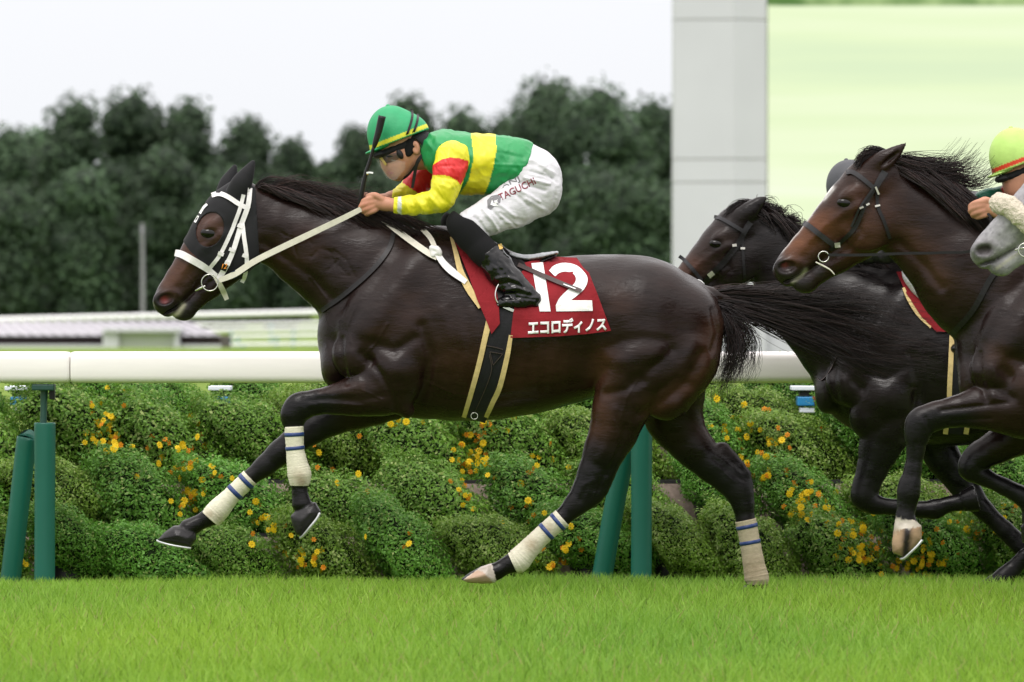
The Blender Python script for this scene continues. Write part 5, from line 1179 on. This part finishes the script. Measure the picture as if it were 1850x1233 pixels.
# ------------------------------------------------------------------ flower bank behind the rail
def leaf_bush(seed, rx, ry, rz, n, pale, yel=0.0):
    rs = np.random.RandomState(seed); V = []; C = []
    d = rs.randn(n, 3); d /= np.linalg.norm(d, axis=1)[:, None]
    ph = rs.rand(6)*6.28
    lump = 1+.14*np.sin(d[:, 0]*5+ph[0])*np.sin(d[:, 2]*5+ph[1])+.07*np.sin(d[:, 0]*11+ph[2]+d[:, 2]*7)+.05*np.sin(d[:, 1]*13+ph[3])
    rr_ = lump*(1-.34*rs.rand(n)**1.8)*(1+.16*(rs.rand(n) < .10)*rs.rand(n)); p = d*rr_[:, None]*np.array([rx, ry, rz])
    up = d*np.array([1, 1, 1])+rs.randn(n, 3)*.55+np.array([0, -.15, .35]); up /= np.linalg.norm(up, axis=1)[:, None]
    t = np.cross(up, rs.randn(n, 3)); t /= np.linalg.norm(t, axis=1)[:, None]; b = np.cross(up, t)
    L = rs.uniform(.0055, .0125, n)[:, None]; W = L*rs.uniform(.34, .6, n)[:, None]
    V = np.stack([p-t*L, p+b*W+up*.002, p+t*L, p-b*W+up*.002], 1).reshape(-1, 3)
    x = rs.rand(n); g = .5+.5*np.sin(ph[4]+d[:, 0]*2)
    col = np.stack([(.080+.072*x)*(1+.9*yel), .218+.140*x+.03*yel, .024+.024*x], 1)*(.85+.3*g)[:, None]
    pl = rs.rand(n) < pale; col[pl] = np.stack([.20+.14*x[pl], .30+.12*x[pl], .07+.06*x[pl]], 1)
    F_ = np.arange(n*4).reshape(-1, 4); me = mesh_np('foliage', V, F_, False); vcol(me, np.repeat(col, 4, 0))
    return me
M['leaf'] = mat('leaf', (.05, .11, .02), .45, .35, attr=True, trans=.36)
M['core'] = mat('dark_filler', (.012, .022, .007), .9, .1, var=.4, vscale=40)  # dark colour for the filler added inside the foliage
M['pot'] = mat('black_planter', (.012, .012, .013), .5, .4)
M['tan_board'] = mat('tan_board', (.40, .31, .27), .85, .2, var=.28, vscale=40, bump=.5, bscale=90)
M['rack'] = mat('dark_rack_metal', (.012, .013, .014), .5, .5)
BUSH = [leaf_bush(s_, .37, .21, .168, 15500, pl, ye) for s_, pl, ye in ((1, .09, 0), (2, .14, .3), (3, .10, .05), (4, .16, .55))]
def core_mesh():  # solid dark blob added inside each plant so the leaves are not see-through
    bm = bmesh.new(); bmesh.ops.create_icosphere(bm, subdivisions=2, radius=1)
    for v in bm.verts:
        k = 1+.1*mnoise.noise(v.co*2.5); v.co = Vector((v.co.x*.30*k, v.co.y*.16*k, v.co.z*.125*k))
    return from_bm('dark_filler', bm, True)
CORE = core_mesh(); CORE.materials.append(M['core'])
for m_ in BUSH: m_.materials.append(M['leaf'])
def flower_mesh(r, c1, npet=8):
    bm = bmesh.new(); 
    for k in range(npet):
        a = 2*math.pi*k/npet; e = Vector((math.cos(a), 0, math.sin(a))); f = Vector((-math.sin(a), 0, math.cos(a))); o = Vector((0, -1, 0))
        p = [e*r*.12, e*r*.6+f*r*.30+o*r*.18, e*r*1.0+f*r*.20+o*r*.10, e*r*1.0-f*r*.20+o*r*.10, e*r*.6-f*r*.30+o*r*.18]
        bm.faces.new([bm.verts.new(q) for q in p])
    c = bmesh.ops.create_icosphere(bm, subdivisions=1, radius=r*.24); bmesh.ops.translate(bm, vec=(0, -r*.12, 0), verts=c['verts'])
    return from_bm('flower', bm)
M['petal_y'] = mat('yellow_petal', (.86, .58, .015), .6, .3, trans=.25); M['petal_o'] = mat('orange_petal', (.74, .27, .012), .6, .3, trans=.25)
FLY = flower_mesh(.0185, 0); FLY.materials.append(M['petal_y']); FLO = flower_mesh(.0145, 0, 6); FLO.materials.append(M['petal_o']); FLY2 = flower_mesh(.0145, 0, 7); FLY2.materials.append(M['petal_y'])
def pot_mesh():
    bm = bmesh.new(); r = bmesh.ops.create_cone(bm, cap_ends=True, segments=16, radius1=.085, radius2=.115, depth=.16); return from_bm('planter_pot', bm, True)
POT = pot_mesh(); POT.materials.append(M['pot'])
ORD = ['first', 'second', 'third', 'fourth', 'fifth', 'sixth', 'seventh', 'eighth', 'ninth', 'tenth', 'eleventh', 'twelfth', 'thirteenth', 'fourteenth', 'fifteenth', 'sixteenth']
# flower clusters as the photograph shows them: centre, spread, yellow, orange
CLU = [(205,803,14,5,1),(188,762,14,4,1),(345,890,16,6,2),(850,836,18,6,2),(1445,905,18,6,2),(1550,955,14,5,1),(1640,1005,40,8,3),(1560,1000,20,5,2),(195,795,26,5,4),(185,735,30,3,5),(320,830,55,6,10),(345,905,28,7,3),(330,790,40,3,6),(470,935,26,4,2),(500,985,35,4,4),(570,1020,30,4,8),(725,768,25,3,1),(850,800,30,4,5),(850,840,30,7,8),(845,890,26,4,4),(870,770,45,2,8),(1010,985,35,1,9),(1000,1020,20,1,4),(1330,770,45,6,8),(1390,800,50,5,9),(1445,905,40,6,6),(1540,955,25,3,2),(1560,1000,40,6,6),(1650,1000,55,7,9),(1690,1010,22,3,4),(45,1015,20,1,3),(950,920,40,0,6),(990,840,40,1,5),(1400,860,60,2,9),(1490,930,40,4,4),(1830,930,40,2,4),(1750,960,40,2,5),(600,830,60,0,5),(690,980,50,0,4)]
FLOW = []
for cu, cv, sp, ny, no in CLU:
    for k in list(range(ny+no))+list(range(0, ny+no, 2)): FLOW.append((cu+random.gauss(0, sp*.68), cv+random.gauss(0, sp*.55), k < ny+no*.35))
tiers = [('lowest', 2.42, 998, .43, 35, .95), ('second', 2.85, 905, .47, -10, 1.06), ('third', 3.35, 810, .46, 28, 1.12), ('fourth', 3.85, 745, .46, -20, 1.05), ('top', 4.35, 733, .46, 15, .84)]
plants = []
for ti_, (tn, Yt, vt, dx, off, scl) in enumerate(tiers):
    s_ = S(Yt); u = -60+off; row = []
    while u < 1960:
        row.append(u); u += dx*s_*(.88+.24*random.random())
    # leave the dark gaps the photograph shows
    for i, uu in enumerate(row):
        vv = vt+random.uniform(-24, 24)*(.35 if tn == 'top' else 1); sc1 = scl*random.uniform(.86, 1.12)
        if tn == 'fourth' and min(abs(uu-32), abs(uu-400), abs(uu-1455)) < 62: continue
        if tn == 'second' and min(abs(uu-160), abs(uu-330), abs(uu-700), abs(uu-1255), abs(uu-1405)) < 48: vv += 0; sc1 *= .78; vv -= 18
        c = P(uu, vv, Yt)
        plants.append((tn, i, c, sc1, Yt))
nrow = {}; made = []
for tn, i, c, sc1, Yt in plants:
    k = nrow.get(tn, 0); nrow[tn] = k+1
    r = empty('bedding_plant', c-Vector((0, 0, .15*sc1)), 'x', 'plant', 'plants on the flower bank')
    rz = random.uniform(-.5, .5); tilt = random.uniform(.32, .88)
    fo = link('foliage', random.choice(BUSH), None, r, True); fo.location = (0, 0, .15*sc1); fo.rotation_euler = (-.35, tilt, rz); fo.scale = (sc1, sc1, sc1*random.uniform(.9, 1.1))
    co = link('dark_filler', CORE, None, r, True); co.location = (0, 0, .15*sc1); co.rotation_euler = (-.35, tilt, rz); co.scale = fo.scale
    po = link('pot', POT, None, r, True); po.location = (0, .09, -.04)
    made.append((r, tn, k))
bpy.context.view_layer.update(); dg_ = bpy.context.evaluated_depsgraph_get(); count = {}
for (fu, fv, yl) in FLOW:
    dr = (P(fu, fv, 0)-CAM).normalized(); og = CAM+dr*((D+2.16)/dr.y)
    ok_, loc, nor, ix, ob, _m = SC.ray_cast(dg_, og, dr)
    if not ok_ or ob.parent is None or not ob.parent.name.startswith('bedding_plant'): continue
    r = ob.parent; f = link('flower', (random.choice([FLY, FLY2]) if yl else FLO), None, r, True); f.location = loc-dr*.014-r.location
    f.rotation_euler = (random.uniform(-.7, .5), random.uniform(0, 6), random.uniform(-.6, .6)); a_ = count.setdefault(r.name, [0, 0]); a_[0 if yl else 1] += 1
for r, tn, k in made:
    ny, no = count.get(r.name, (0, 0))
    what = 'green leafy plant without flowers' if ny+no == 0 else ('leafy plant with yellow and orange flowers' if ny and no else ('leafy plant with yellow flowers' if ny else 'leafy plant with orange flowers'))
    r['label'] = '%s, %s from left in %s bank row' % (what, ORD[min(k, 15)], tn)
# the stand: steps with tan riser boards and dark frames
stand = empty('flower_stand', P(925, 1060, 3.3), 'stepped dark stand with tan boards behind the plants', 'stand')
prev = 2.62
for tn, Yt, vt, dx, off, scl in tiers[1:]:
    z = P(0, vt, Yt).z-.16; w = 3.4; z0 = max(zg(3), z-.30)
    for k in range(7):
        x0 = -3.4+k*1.0
        box('riser_board', (x0+.01, prev+.02, z0+.02), (x0+.998, prev+.035, z-.012), M['tan_board'], stand)
    box('shelf', (-3.5, prev+.04, z-.01), (3.6, Yt+.18, z+.006), M['rack'], stand)
    for k in range(6): box('frame_post', (-3.42+k*1.2, prev-.02, zg(3)), (-3.39+k*1.2, prev+.012, z-.014), M['rack'], stand)
    box('frame_bar', (-3.5, prev-.025, z0), (3.6, prev-.022+.02, z0+.022), M['rack'], stand)
    prev = Yt+.2
# blue and white trays in the top row
M['tray_blue'] = mat('blue_tray', (.02, .22, .48), .4, .5, var=.1, vscale=20); M['tray_white'] = mat('white_tray_rim', (.70, .76, .82), .5, .4); M['terracotta'] = mat('terracotta', (.22, .035, .025), .7, .3)
for (uu, lab, pot) in ((32, 'blue tray with white rim left of the rail joint', 0), (400, 'blue tray with white rim under the rail ahead of the foreleg', 0), (1455, 'blue tray with white rim and red pot by the dark horse chest', 1)):
    Yt = 3.66; r = empty('planter_tray', P(uu, 745, Yt), lab, 'tray', 'blue planter trays')
    box('tray_rim', P(uu-24, 706, Yt-.06), P(uu+20, 697, Yt+.2), M['tray_white'], r, .004)
    box('tray_body', P(uu-14, 734, Yt-.05), P(uu+16, 716, Yt+.18), M['tray_blue'], r, .006)
    box('tray_foot', P(uu-10, 746, Yt-.04), P(uu+14, 736, Yt+.16), M['tray_white'], r, .003)
    box('gap_shade_block', P(uu-10, 716, Yt-.03), P(uu+8, 706, Yt+.14), M['rack'], r)  # dark block added for the shade in the gap under the rim
    if pot:
        link('small_pot', loft('small_pot', [(*P(uu+28, 734, Yt-.05), .03, .03), (*P(uu+28, 716, Yt-.05), .042, .042)], 18, 2), M['terracotta'], r)

# ------------------------------------------------------------------ far side: rails, building, mast, screen, trees
M['far_white'] = mat('far_rail_white', (.86, .86, .88), .5, .4); M['far_teal'] = mat('teal_post', (.03, .20, .22), .5)
def far_rail(pts, rad, lab, posts, zdrop=1.0):
    r = empty('far_rail', P(pts[0][0], pts[0][1]+30, pts[0][2]), lab, 'rail', 'white rails on the far side')
    q = [(*P(*p), rad, rad) for p in pts]; link('rail_bar', loft('rail_bar', q, 12, 1, ref=(0, 0, 1)), M['far_white'], r)
    for uu in posts:
        v_ = np.interp(uu, [p[0] for p in pts], [p[1] for p in pts]); Y_ = np.interp(uu, [p[0] for p in pts], [p[2] for p in pts]); a = P(uu, v_, Y_)
        box('rail_post', (a.x-.06, a.y-.06, a.z-zdrop), (a.x+.06, a.y+.06, a.z-rad*.5), M['far_teal'], r)
far_rail([(-500,589,262),(0,578,264),(300,571,266),(600,564,268),(1250,556,272)], .125, 'long slanting white rail above the low building roof', [-350, 640, 900, 1150], 1.0)
far_rail([(300,587,258),(420,586,258),(600,583,260),(1300,577,262)], .07, 'uppermost pale rail right of the low building', [345, 490, 660, 900], .9)
far_rail([(300,597.5,250),(420,597,250),(600,594,252),(1300,588,254)], .085, 'middle white rail right of the low building', [418, 530, 700, 950], .9)
far_rail([(300,610,244),(420,609,244),(600,606,246),(1300,600,248)], .075, 'lower white rail right of the low building', [430, 500, 745, 1000], .9)
far_rail([(300,624,234),(420,623,234),(545,622,234),(700,621,236)], .07, 'lowest thin kerb rail right of the low building', [440, 580], .5)
# low building with ribbed roof
M['roof'] = mat('ribbed_roof', (.42, .41, .44), .6, .4, var=.08, vscale=.6); M['wall_brown'] = mat('brown_wall', (.045, .026, .030), .7); M['trim'] = mat('pale_trim', (.56, .57, .60), .6); M['door_green'] = mat('pale_green_door', (.50, .52, .50), .6, var=.05, vscale=1)
YL = 213; bl = empty('low_building', P(200, 680, YL), 'low sunken building with ribbed grey roof, brown walls and pale entrance', 'building')
e0, e1 = P(-300, 606, YL), P(400, 606, YL); rg0, rg1 = P(-300, 582, YL+5), P(340, 581, YL+5); bk0, bk1 = P(-300, 606, YL+10), P(400, 606, YL+10); zb = -2.2
bm = bmesh.new()
def quad(bm, *p): bm.faces.new([bm.verts.new(q) for q in p])
t_ = Vector((0, 0, .03))
quad(bm, e0, e1, rg1, rg0); quad(bm, rg0, rg1, bk1, bk0); quad(bm, e1, bk1, rg1); quad(bm, e0-t_, e1-t_, e1, e0); quad(bm, e1-t_, bk1-t_, bk1, e1); quad(bm, e0-t_, bk0-t_, bk1-t_, e1-t_)
ro = link('roof', from_bm('roof', bm), M['roof'], bl)
for k in range(34):
    f = (k+.5)/34; a = e0.lerp(e1, f)+Vector((0, -.05, .02)); b = rg0.lerp(rg1, f)+Vector((0, 0, .05))
    link('roof_rib', loft('roof_rib', [(*a, .06, .06), (*b, .06, .06)], 6, 1, ref=(1, 0, 0)), M['roof'], ro)
for a, b, m_, nm, dy in ((-300, 190, 'wall_brown', 'wall', .4), (190, 219, 'trim', 'entrance_pier', -1.6), (219, 318, 'door_green', 'entrance_door', -1.3), (318, 325, 'trim', 'entrance_pier', -1.6), (325, 398, 'wall_brown', 'wall', .4)):
    p0, p1 = P(a, 0, YL), P(b, 0, YL); box(nm, (p0.x+.01, YL+dy, zb), (p1.x-.01, YL+(9.5 if dy > 0 else 1.0), (e0.z-.04) if dy > 0 else P(0, 600, YL).z), M[m_], bl)
p0, p1 = P(200, 0, YL), P(330, 0, YL); box('entrance_lintel', (p0.x-.2, YL-1.8, P(0, 599.5, YL).z), (p1.x, YL+1.5, P(0, 593, YL).z), M['trim'], bl)
box('base_kerb', (P(-300, 0, YL).x, YL-.6, zb), (P(400, 0, YL).x, YL-.2, P(0, 623, YL).z), M['trim'], bl)
# mast
M['mast'] = mat('grey_mast', (.22, .22, .24), .5, .5); ms = empty('mast', P(258, 600, 268), 'slim grey mast in front of the dark trees', 'mast')
rod('mast_pole', [(258,622,0),(258,500,0),(257,408,0)], [.10,.09,.075], M['mast'], ms, 268); rod('mast_base', [(258,626,0),(258,606,0)], .16, M['mast'], ms, 268)
rod('mast_cap', [(257,408,0),(257,404,0)], .095, M['mast'], ms, 268)
# big screen and its column
M['panel'] = mat('pale_grey_panel', (.545, .545, .605), .55, .4, var=.04, vscale=.5); M['seam'] = mat('panel_seam', (.44, .42, .42), .8)
YS = 150; cp = empty('screen_column', P(1300, 690, YS), 'tall pale grey panelled column left of the giant screen', 'column')
a, b = P(1218, 0, YS), P(1325, 0, YS); b2 = P(1385, 0, YS)
seams = [760, 545, 330, 288, 36, -240]
for v1, v0 in zip(seams[:-1], seams[1:]):
    z1, z0 = P(0, v1, YS).z, P(0, v0, YS).z; bm = bmesh.new(); g_ = .03
    pts = [(a.x, YS), (b.x, YS-.35), (b2.x, YS), (b2.x, YS+2.4), (a.x, YS+2.4)]
    lo = [bm.verts.new((x, y, z1+g_*.6)) for x, y in pts]; hi_ = [bm.verts.new((x, y, z0-g_*.6)) for x, y in pts]
    for i in range(5): bm.faces.new((lo[i], lo[(i+1) % 5], hi_[(i+1) % 5], hi_[i]))
    bm.faces.new(hi_); bm.faces.new(lo[::-1]); link('column_panel', from_bm('column_panel', bm), M['panel'], cp)
zt = P(0, -240, YS).z; bm = bmesh.new(); pts = [(a.x+.03, YS+.02), (b.x, YS-.31), (b2.x-.03, YS+.02), (b2.x-.03, YS+2.3), (a.x+.03, YS+2.3)]
lo = [bm.verts.new((x, y, -.2)) for x, y in pts]; hi_ = [bm.verts.new((x, y, zt)) for x, y in pts]
for i in range(5): bm.faces.new((lo[i], lo[(i+1) % 5], hi_[(i+1) % 5], hi_[i]))
link('column_core', from_bm('column_core', bm), M['seam'], cp)
sm = bpy.data.materials.new('screen_picture'); sm.use_nodes = True; n, l = nt(sm); n.clear()
o_ = n.new('ShaderNodeOutputMaterial'); em = n.new('ShaderNodeEmission'); tcx = n.new('ShaderNodeTexCoord'); mp = n.new('ShaderNodeMapping'); mp.inputs['Scale'].default_value = (.05, 1, 1.0)
no1 = n.new('ShaderNodeTexNoise'); no1.inputs['Scale'].default_value = .9; no1.inputs['Detail'].default_value = 5; rp = n.new('ShaderNodeValToRGB')
l.new(tcx.outputs['Object'], mp.inputs[0]); l.new(mp.outputs[0], no1.inputs[0]); l.new(no1.outputs[0], rp.inputs[0])
er = rp.color_ramp.elements; er[0].position = .28; er[0].color = (.76, .90, .60, 1); er[1].position = .72; er[1].color = (.95, 1.0, .80, 1)
q = er.new(.42); q.color = (.84, .97, .62, 1); q = er.new(.55); q.color = (.90, 1.0, .69, 1)
# a strip of trees at the top of the picture being shown
sxz = n.new('ShaderNodeSeparateXYZ'); l.new(tcx.outputs['Object'], sxz.inputs[0]); mrz = n.new('ShaderNodeMapRange'); zt0 = P(0, 11, YS+.6).z
mrz.inputs['From Min'].default_value = zt0-.03; mrz.inputs['From Max'].default_value = zt0+.03; l.new(sxz.outputs['Z'], mrz.inputs[0])
no2 = n.new('ShaderNodeTexNoise'); no2.inputs['Scale'].default_value = .9; r2 = n.new('ShaderNodeValToRGB'); r2.color_ramp.elements[0].color = (.12, .24, .07, 1); r2.color_ramp.elements[1].color = (.50, .66, .30, 1); r2.color_ramp.elements[0].position = .35; r2.color_ramp.elements[1].position = .65
l.new(tcx.outputs['Object'], no2.inputs[0]); l.new(no2.outputs[0], r2.inputs[0]); mxs = n.new('ShaderNodeMix'); mxs.data_type = 'RGBA'
l.new(mrz.outputs[0], mxs.inputs['Factor']); l.new(rp.outputs[0], mxs.inputs['A']); l.new(r2.outputs[0], mxs.inputs['B'])
l.new(mxs.outputs['Result'], em.inputs[0]); em.inputs[1].default_value = 1.0; l.new(em.outputs[0], o_.inputs[0])
gs = empty('giant_screen', P(1600, 690, YS+.6), 'giant screen showing a pale green blurred turf picture', 'screen')
s0, s1 = P(1387, 562, YS+.6), P(2350, -320, YS+.6)
box('screen_face', (s0.x, YS+.6, s0.z), (s1.x, YS+.65, s1.z), sm, gs); box('screen_housing', (s0.x-.0, YS+.66, s0.z-.3), (s1.x+.3, YS+2.0, s1.z+.3), M['seam'], gs)
box('screen_base', (b2.x+.02, YS+.3, -.2), (s1.x, YS+2.2, s0.z-.02), M['panel'], gs)
# trees
def tree_mesh(seed, wid, hgt, n, tone=1.0):
    """crown in metres: overlapping rounded lobes covered with leaf clumps"""
    rs = np.random.RandomState(seed); R = wid/2; lob = []
    m = int(13+hgt*.9)
    for k in range(m):
        z = hgt*(.04+.80*(k+.5)/m); env = R*min(1.0, .80+.35*math.sin(math.pi*min(1, z/hgt)))*(1 if z < .70*hgt else max(.40, 1-(z/hgt-.70)/.42))
        lr = R*rs.uniform(.40, .62); a = rs.uniform(0, 6.28); o = max(0, env-lr*.8)*rs.uniform(.55, 1.0)
        lob.append((o*math.cos(a), o*math.sin(a), z, lr))
    lob += [(0, 0, hgt-R*.50, R*.50), (rs.uniform(-.3, .3)*R, 0, hgt-R*.72, R*.55), (0, 0, hgt*.5, R*.75), (0, 0, hgt*.25, R*.8)]
    lob = np.array(lob); w = lob[:, 3]**2; idx = rs.choice(len(lob), n, p=w/w.sum()); L = lob[idx]
    d = rs.randn(n, 3); d /= np.linalg.norm(d, axis=1)[:, None]
    bump = 1+.16*np.sin(d[:, 0]*6+idx)*np.sin(d[:, 2]*7+idx*2)+.08*np.sin(d[:, 1]*15+d[:, 0]*11)
    p = L[:, :3]+d*(L[:, 3]*bump*(1-.28*rs.rand(n)**2))[:, None]; p[:, 2] = np.maximum(p[:, 2], .1+rs.rand(n)*.4)
    up = d*.9+rs.randn(n, 3)*.6+np.array([0, 0, .4]); up /= np.linalg.norm(up, axis=1)[:, None]
    t = np.cross(up, rs.randn(n, 3)); t /= np.linalg.norm(t, axis=1)[:, None]; b = np.cross(up, t); S_ = rs.uniform(.08, .17, n)[:, None]; W = S_*rs.uniform(.5, .85, n)[:, None]
    V = np.stack([p-t*S_, p+b*W, p+t*S_, p-b*W], 1).reshape(-1, 3); x = rs.rand(n); lt = (.62+.76*rs.rand(len(lob)))[idx]
    col = np.stack([.036+.028*x, .066+.044*x, .035+.017*x], 1)*lt[:, None]*tone
    Fc = np.arange(len(V)).reshape(-1, 4); C4 = np.repeat(col, 4, 0); ico = bmesh.new(); bmesh.ops.create_icosphere(ico, subdivisions=1, radius=1); ico.verts.ensure_lookup_table()
    iv = np.array([v.co for v in ico.verts]); jf = np.array([[v.index for v in f.verts]+[f.verts[0].index] for f in ico.faces]); ico.free(); tri = []
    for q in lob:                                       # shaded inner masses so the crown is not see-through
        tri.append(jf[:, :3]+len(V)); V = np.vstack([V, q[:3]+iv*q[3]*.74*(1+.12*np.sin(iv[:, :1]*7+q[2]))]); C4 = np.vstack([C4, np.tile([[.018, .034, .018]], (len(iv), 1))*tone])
    me = bpy.data.meshes.new('crown'); T3 = np.vstack(tri); n4, n3 = len(Fc), len(T3)
    me.vertices.add(len(V)); me.vertices.foreach_set('co', V.astype(np.float32).ravel()); me.loops.add(n4*4+n3*3); me.loops.foreach_set('vertex_index', np.concatenate([Fc.ravel(), T3.ravel()]).astype(np.int32))
    me.polygons.add(n4+n3); me.polygons.foreach_set('loop_start', np.concatenate([np.arange(n4)*4, n4*4+np.arange(n3)*3]).astype(np.int32)); me.update(calc_edges=True)
    vcol(me, C4); return me
M['tree_leaf'] = mat('tree_leaf', (.03, .05, .02), .6, .25, attr=True, trans=.15); M['tree_light'] = mat('light_tree_leaf', (.05, .09, .02), .6, .25, attr=True, trans=.2); M['bark'] = mat('bark', (.035, .028, .022), .9, .1, var=.3, vscale=6, bump=.6, bscale=12, bdist=.03)
def trunk_mesh():
    bm = bmesh.new(); rs = random.Random(5)
    def limb(a, b, r0, r1, n=7):
        d = (b-a); x = d.orthogonal().normalized(); y = d.cross(x).normalized(); A = [bm.verts.new(a+x*r0*math.cos(6.283*i/n)+y*r0*math.sin(6.283*i/n)) for i in range(n)]; B = [bm.verts.new(b+x*r1*math.cos(6.283*i/n)+y*r1*math.sin(6.283*i/n)) for i in range(n)]
        for i in range(n): bm.faces.new((A[i], A[(i+1) % n], B[(i+1) % n], B[i]))
    p = Vector((0, 0, -.02)); r = .03
    for k in range(5):
        q = p+Vector((rs.uniform(-.02, .02), rs.uniform(-.02, .02), .15)); limb(p, q, r, r*.8); 
        if k > 0:
            for _ in range(3):
                a = rs.uniform(0, 6.28); e = q+Vector((math.cos(a)*.22, math.sin(a)*.22, rs.uniform(.06, .16))); limb(q, e, r*.45, r*.12, 5)
        p, r = q, r*.8
    return from_bm('trunk', bm, True)
TRUNKM = trunk_mesh(); TRUNKM.materials.append(M['bark'])
TREES = [(-95,240,190,300,0),(15,226,190,312,1),(70,232,130,340,9),(140,172,190,302,2),(240,158,190,306,3),(345,178,165,300,0),(300,262,180,290,2),(150,300,190,288,1),(445,208,165,302,1),(410,300,160,288,3),(525,248,150,305,2),(588,292,90,318,0),(640,226,140,318,3),(735,168,160,316,0),(830,192,160,320,1),(690,300,170,300,2),(910,205,160,318,2),(990,134,240,304,3),(1085,146,220,300,0),(1178,174,180,303,1),(1262,205,170,308,2),(880,290,180,294,3),(1090,300,210,290,2),(10,330,190,286,3),(530,320,150,290,0),(1190,330,180,290,1),(780,330,170,290,1)]
side = ['far left', 'left', 'middle', 'right']
TL = []
for k, (tu, tv, tw, Yt, kd) in enumerate(TREES):
    s_ = S(Yt); zb_ = zg(Yt); top = P(tu, tv, Yt).z; hgt = (top-zb_)/.985; wid = tw/s_
    near = sorted((abs(tu-o[0]), o[0]) for j, o in enumerate(TREES) if j != k)
    TL.append((k, tu, tv, Yt, kd, hgt, wid, zb_))
order = sorted(range(len(TREES)), key=lambda i: TREES[i][0]); rank = {i: r for r, i in enumerate(order)}
NUM = ['first', 'second', 'third', 'fourth', 'fifth', 'sixth', 'seventh', 'eighth', 'ninth', 'tenth', 'eleventh', 'twelfth', 'thirteenth', 'fourteenth', 'fifteenth', 'sixteenth', 'seventeenth', 'eighteenth', 'nineteenth', 'twentieth', 'twenty-first', 'twenty-second', 'twenty-third', 'twenty-fourth', 'twenty-fifth', 'twenty-sixth', 'twenty-seventh', 'twenty-eighth']
for k, tu, tv, Yt, kd, hgt, wid, zb_ in TL:
    hw = 'tall' if tv < 190 else ('low front' if tv >= 285 else 'medium'); cl_ = 'pale green' if kd == 9 else 'dark green'
    r = empty('tree', (P(tu, 0, Yt).x, Yt, zb_), '%s %s tree, %s from the left in the far row' % (hw, cl_, NUM[rank[k]]), 'tree', 'trees on the far side')
    tr = link('trunk', TRUNKM, None, r, True); tr.scale = (wid, wid, hgt)
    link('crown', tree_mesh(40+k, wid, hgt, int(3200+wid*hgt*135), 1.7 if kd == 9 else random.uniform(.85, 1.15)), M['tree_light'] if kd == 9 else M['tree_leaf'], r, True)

thin_all()
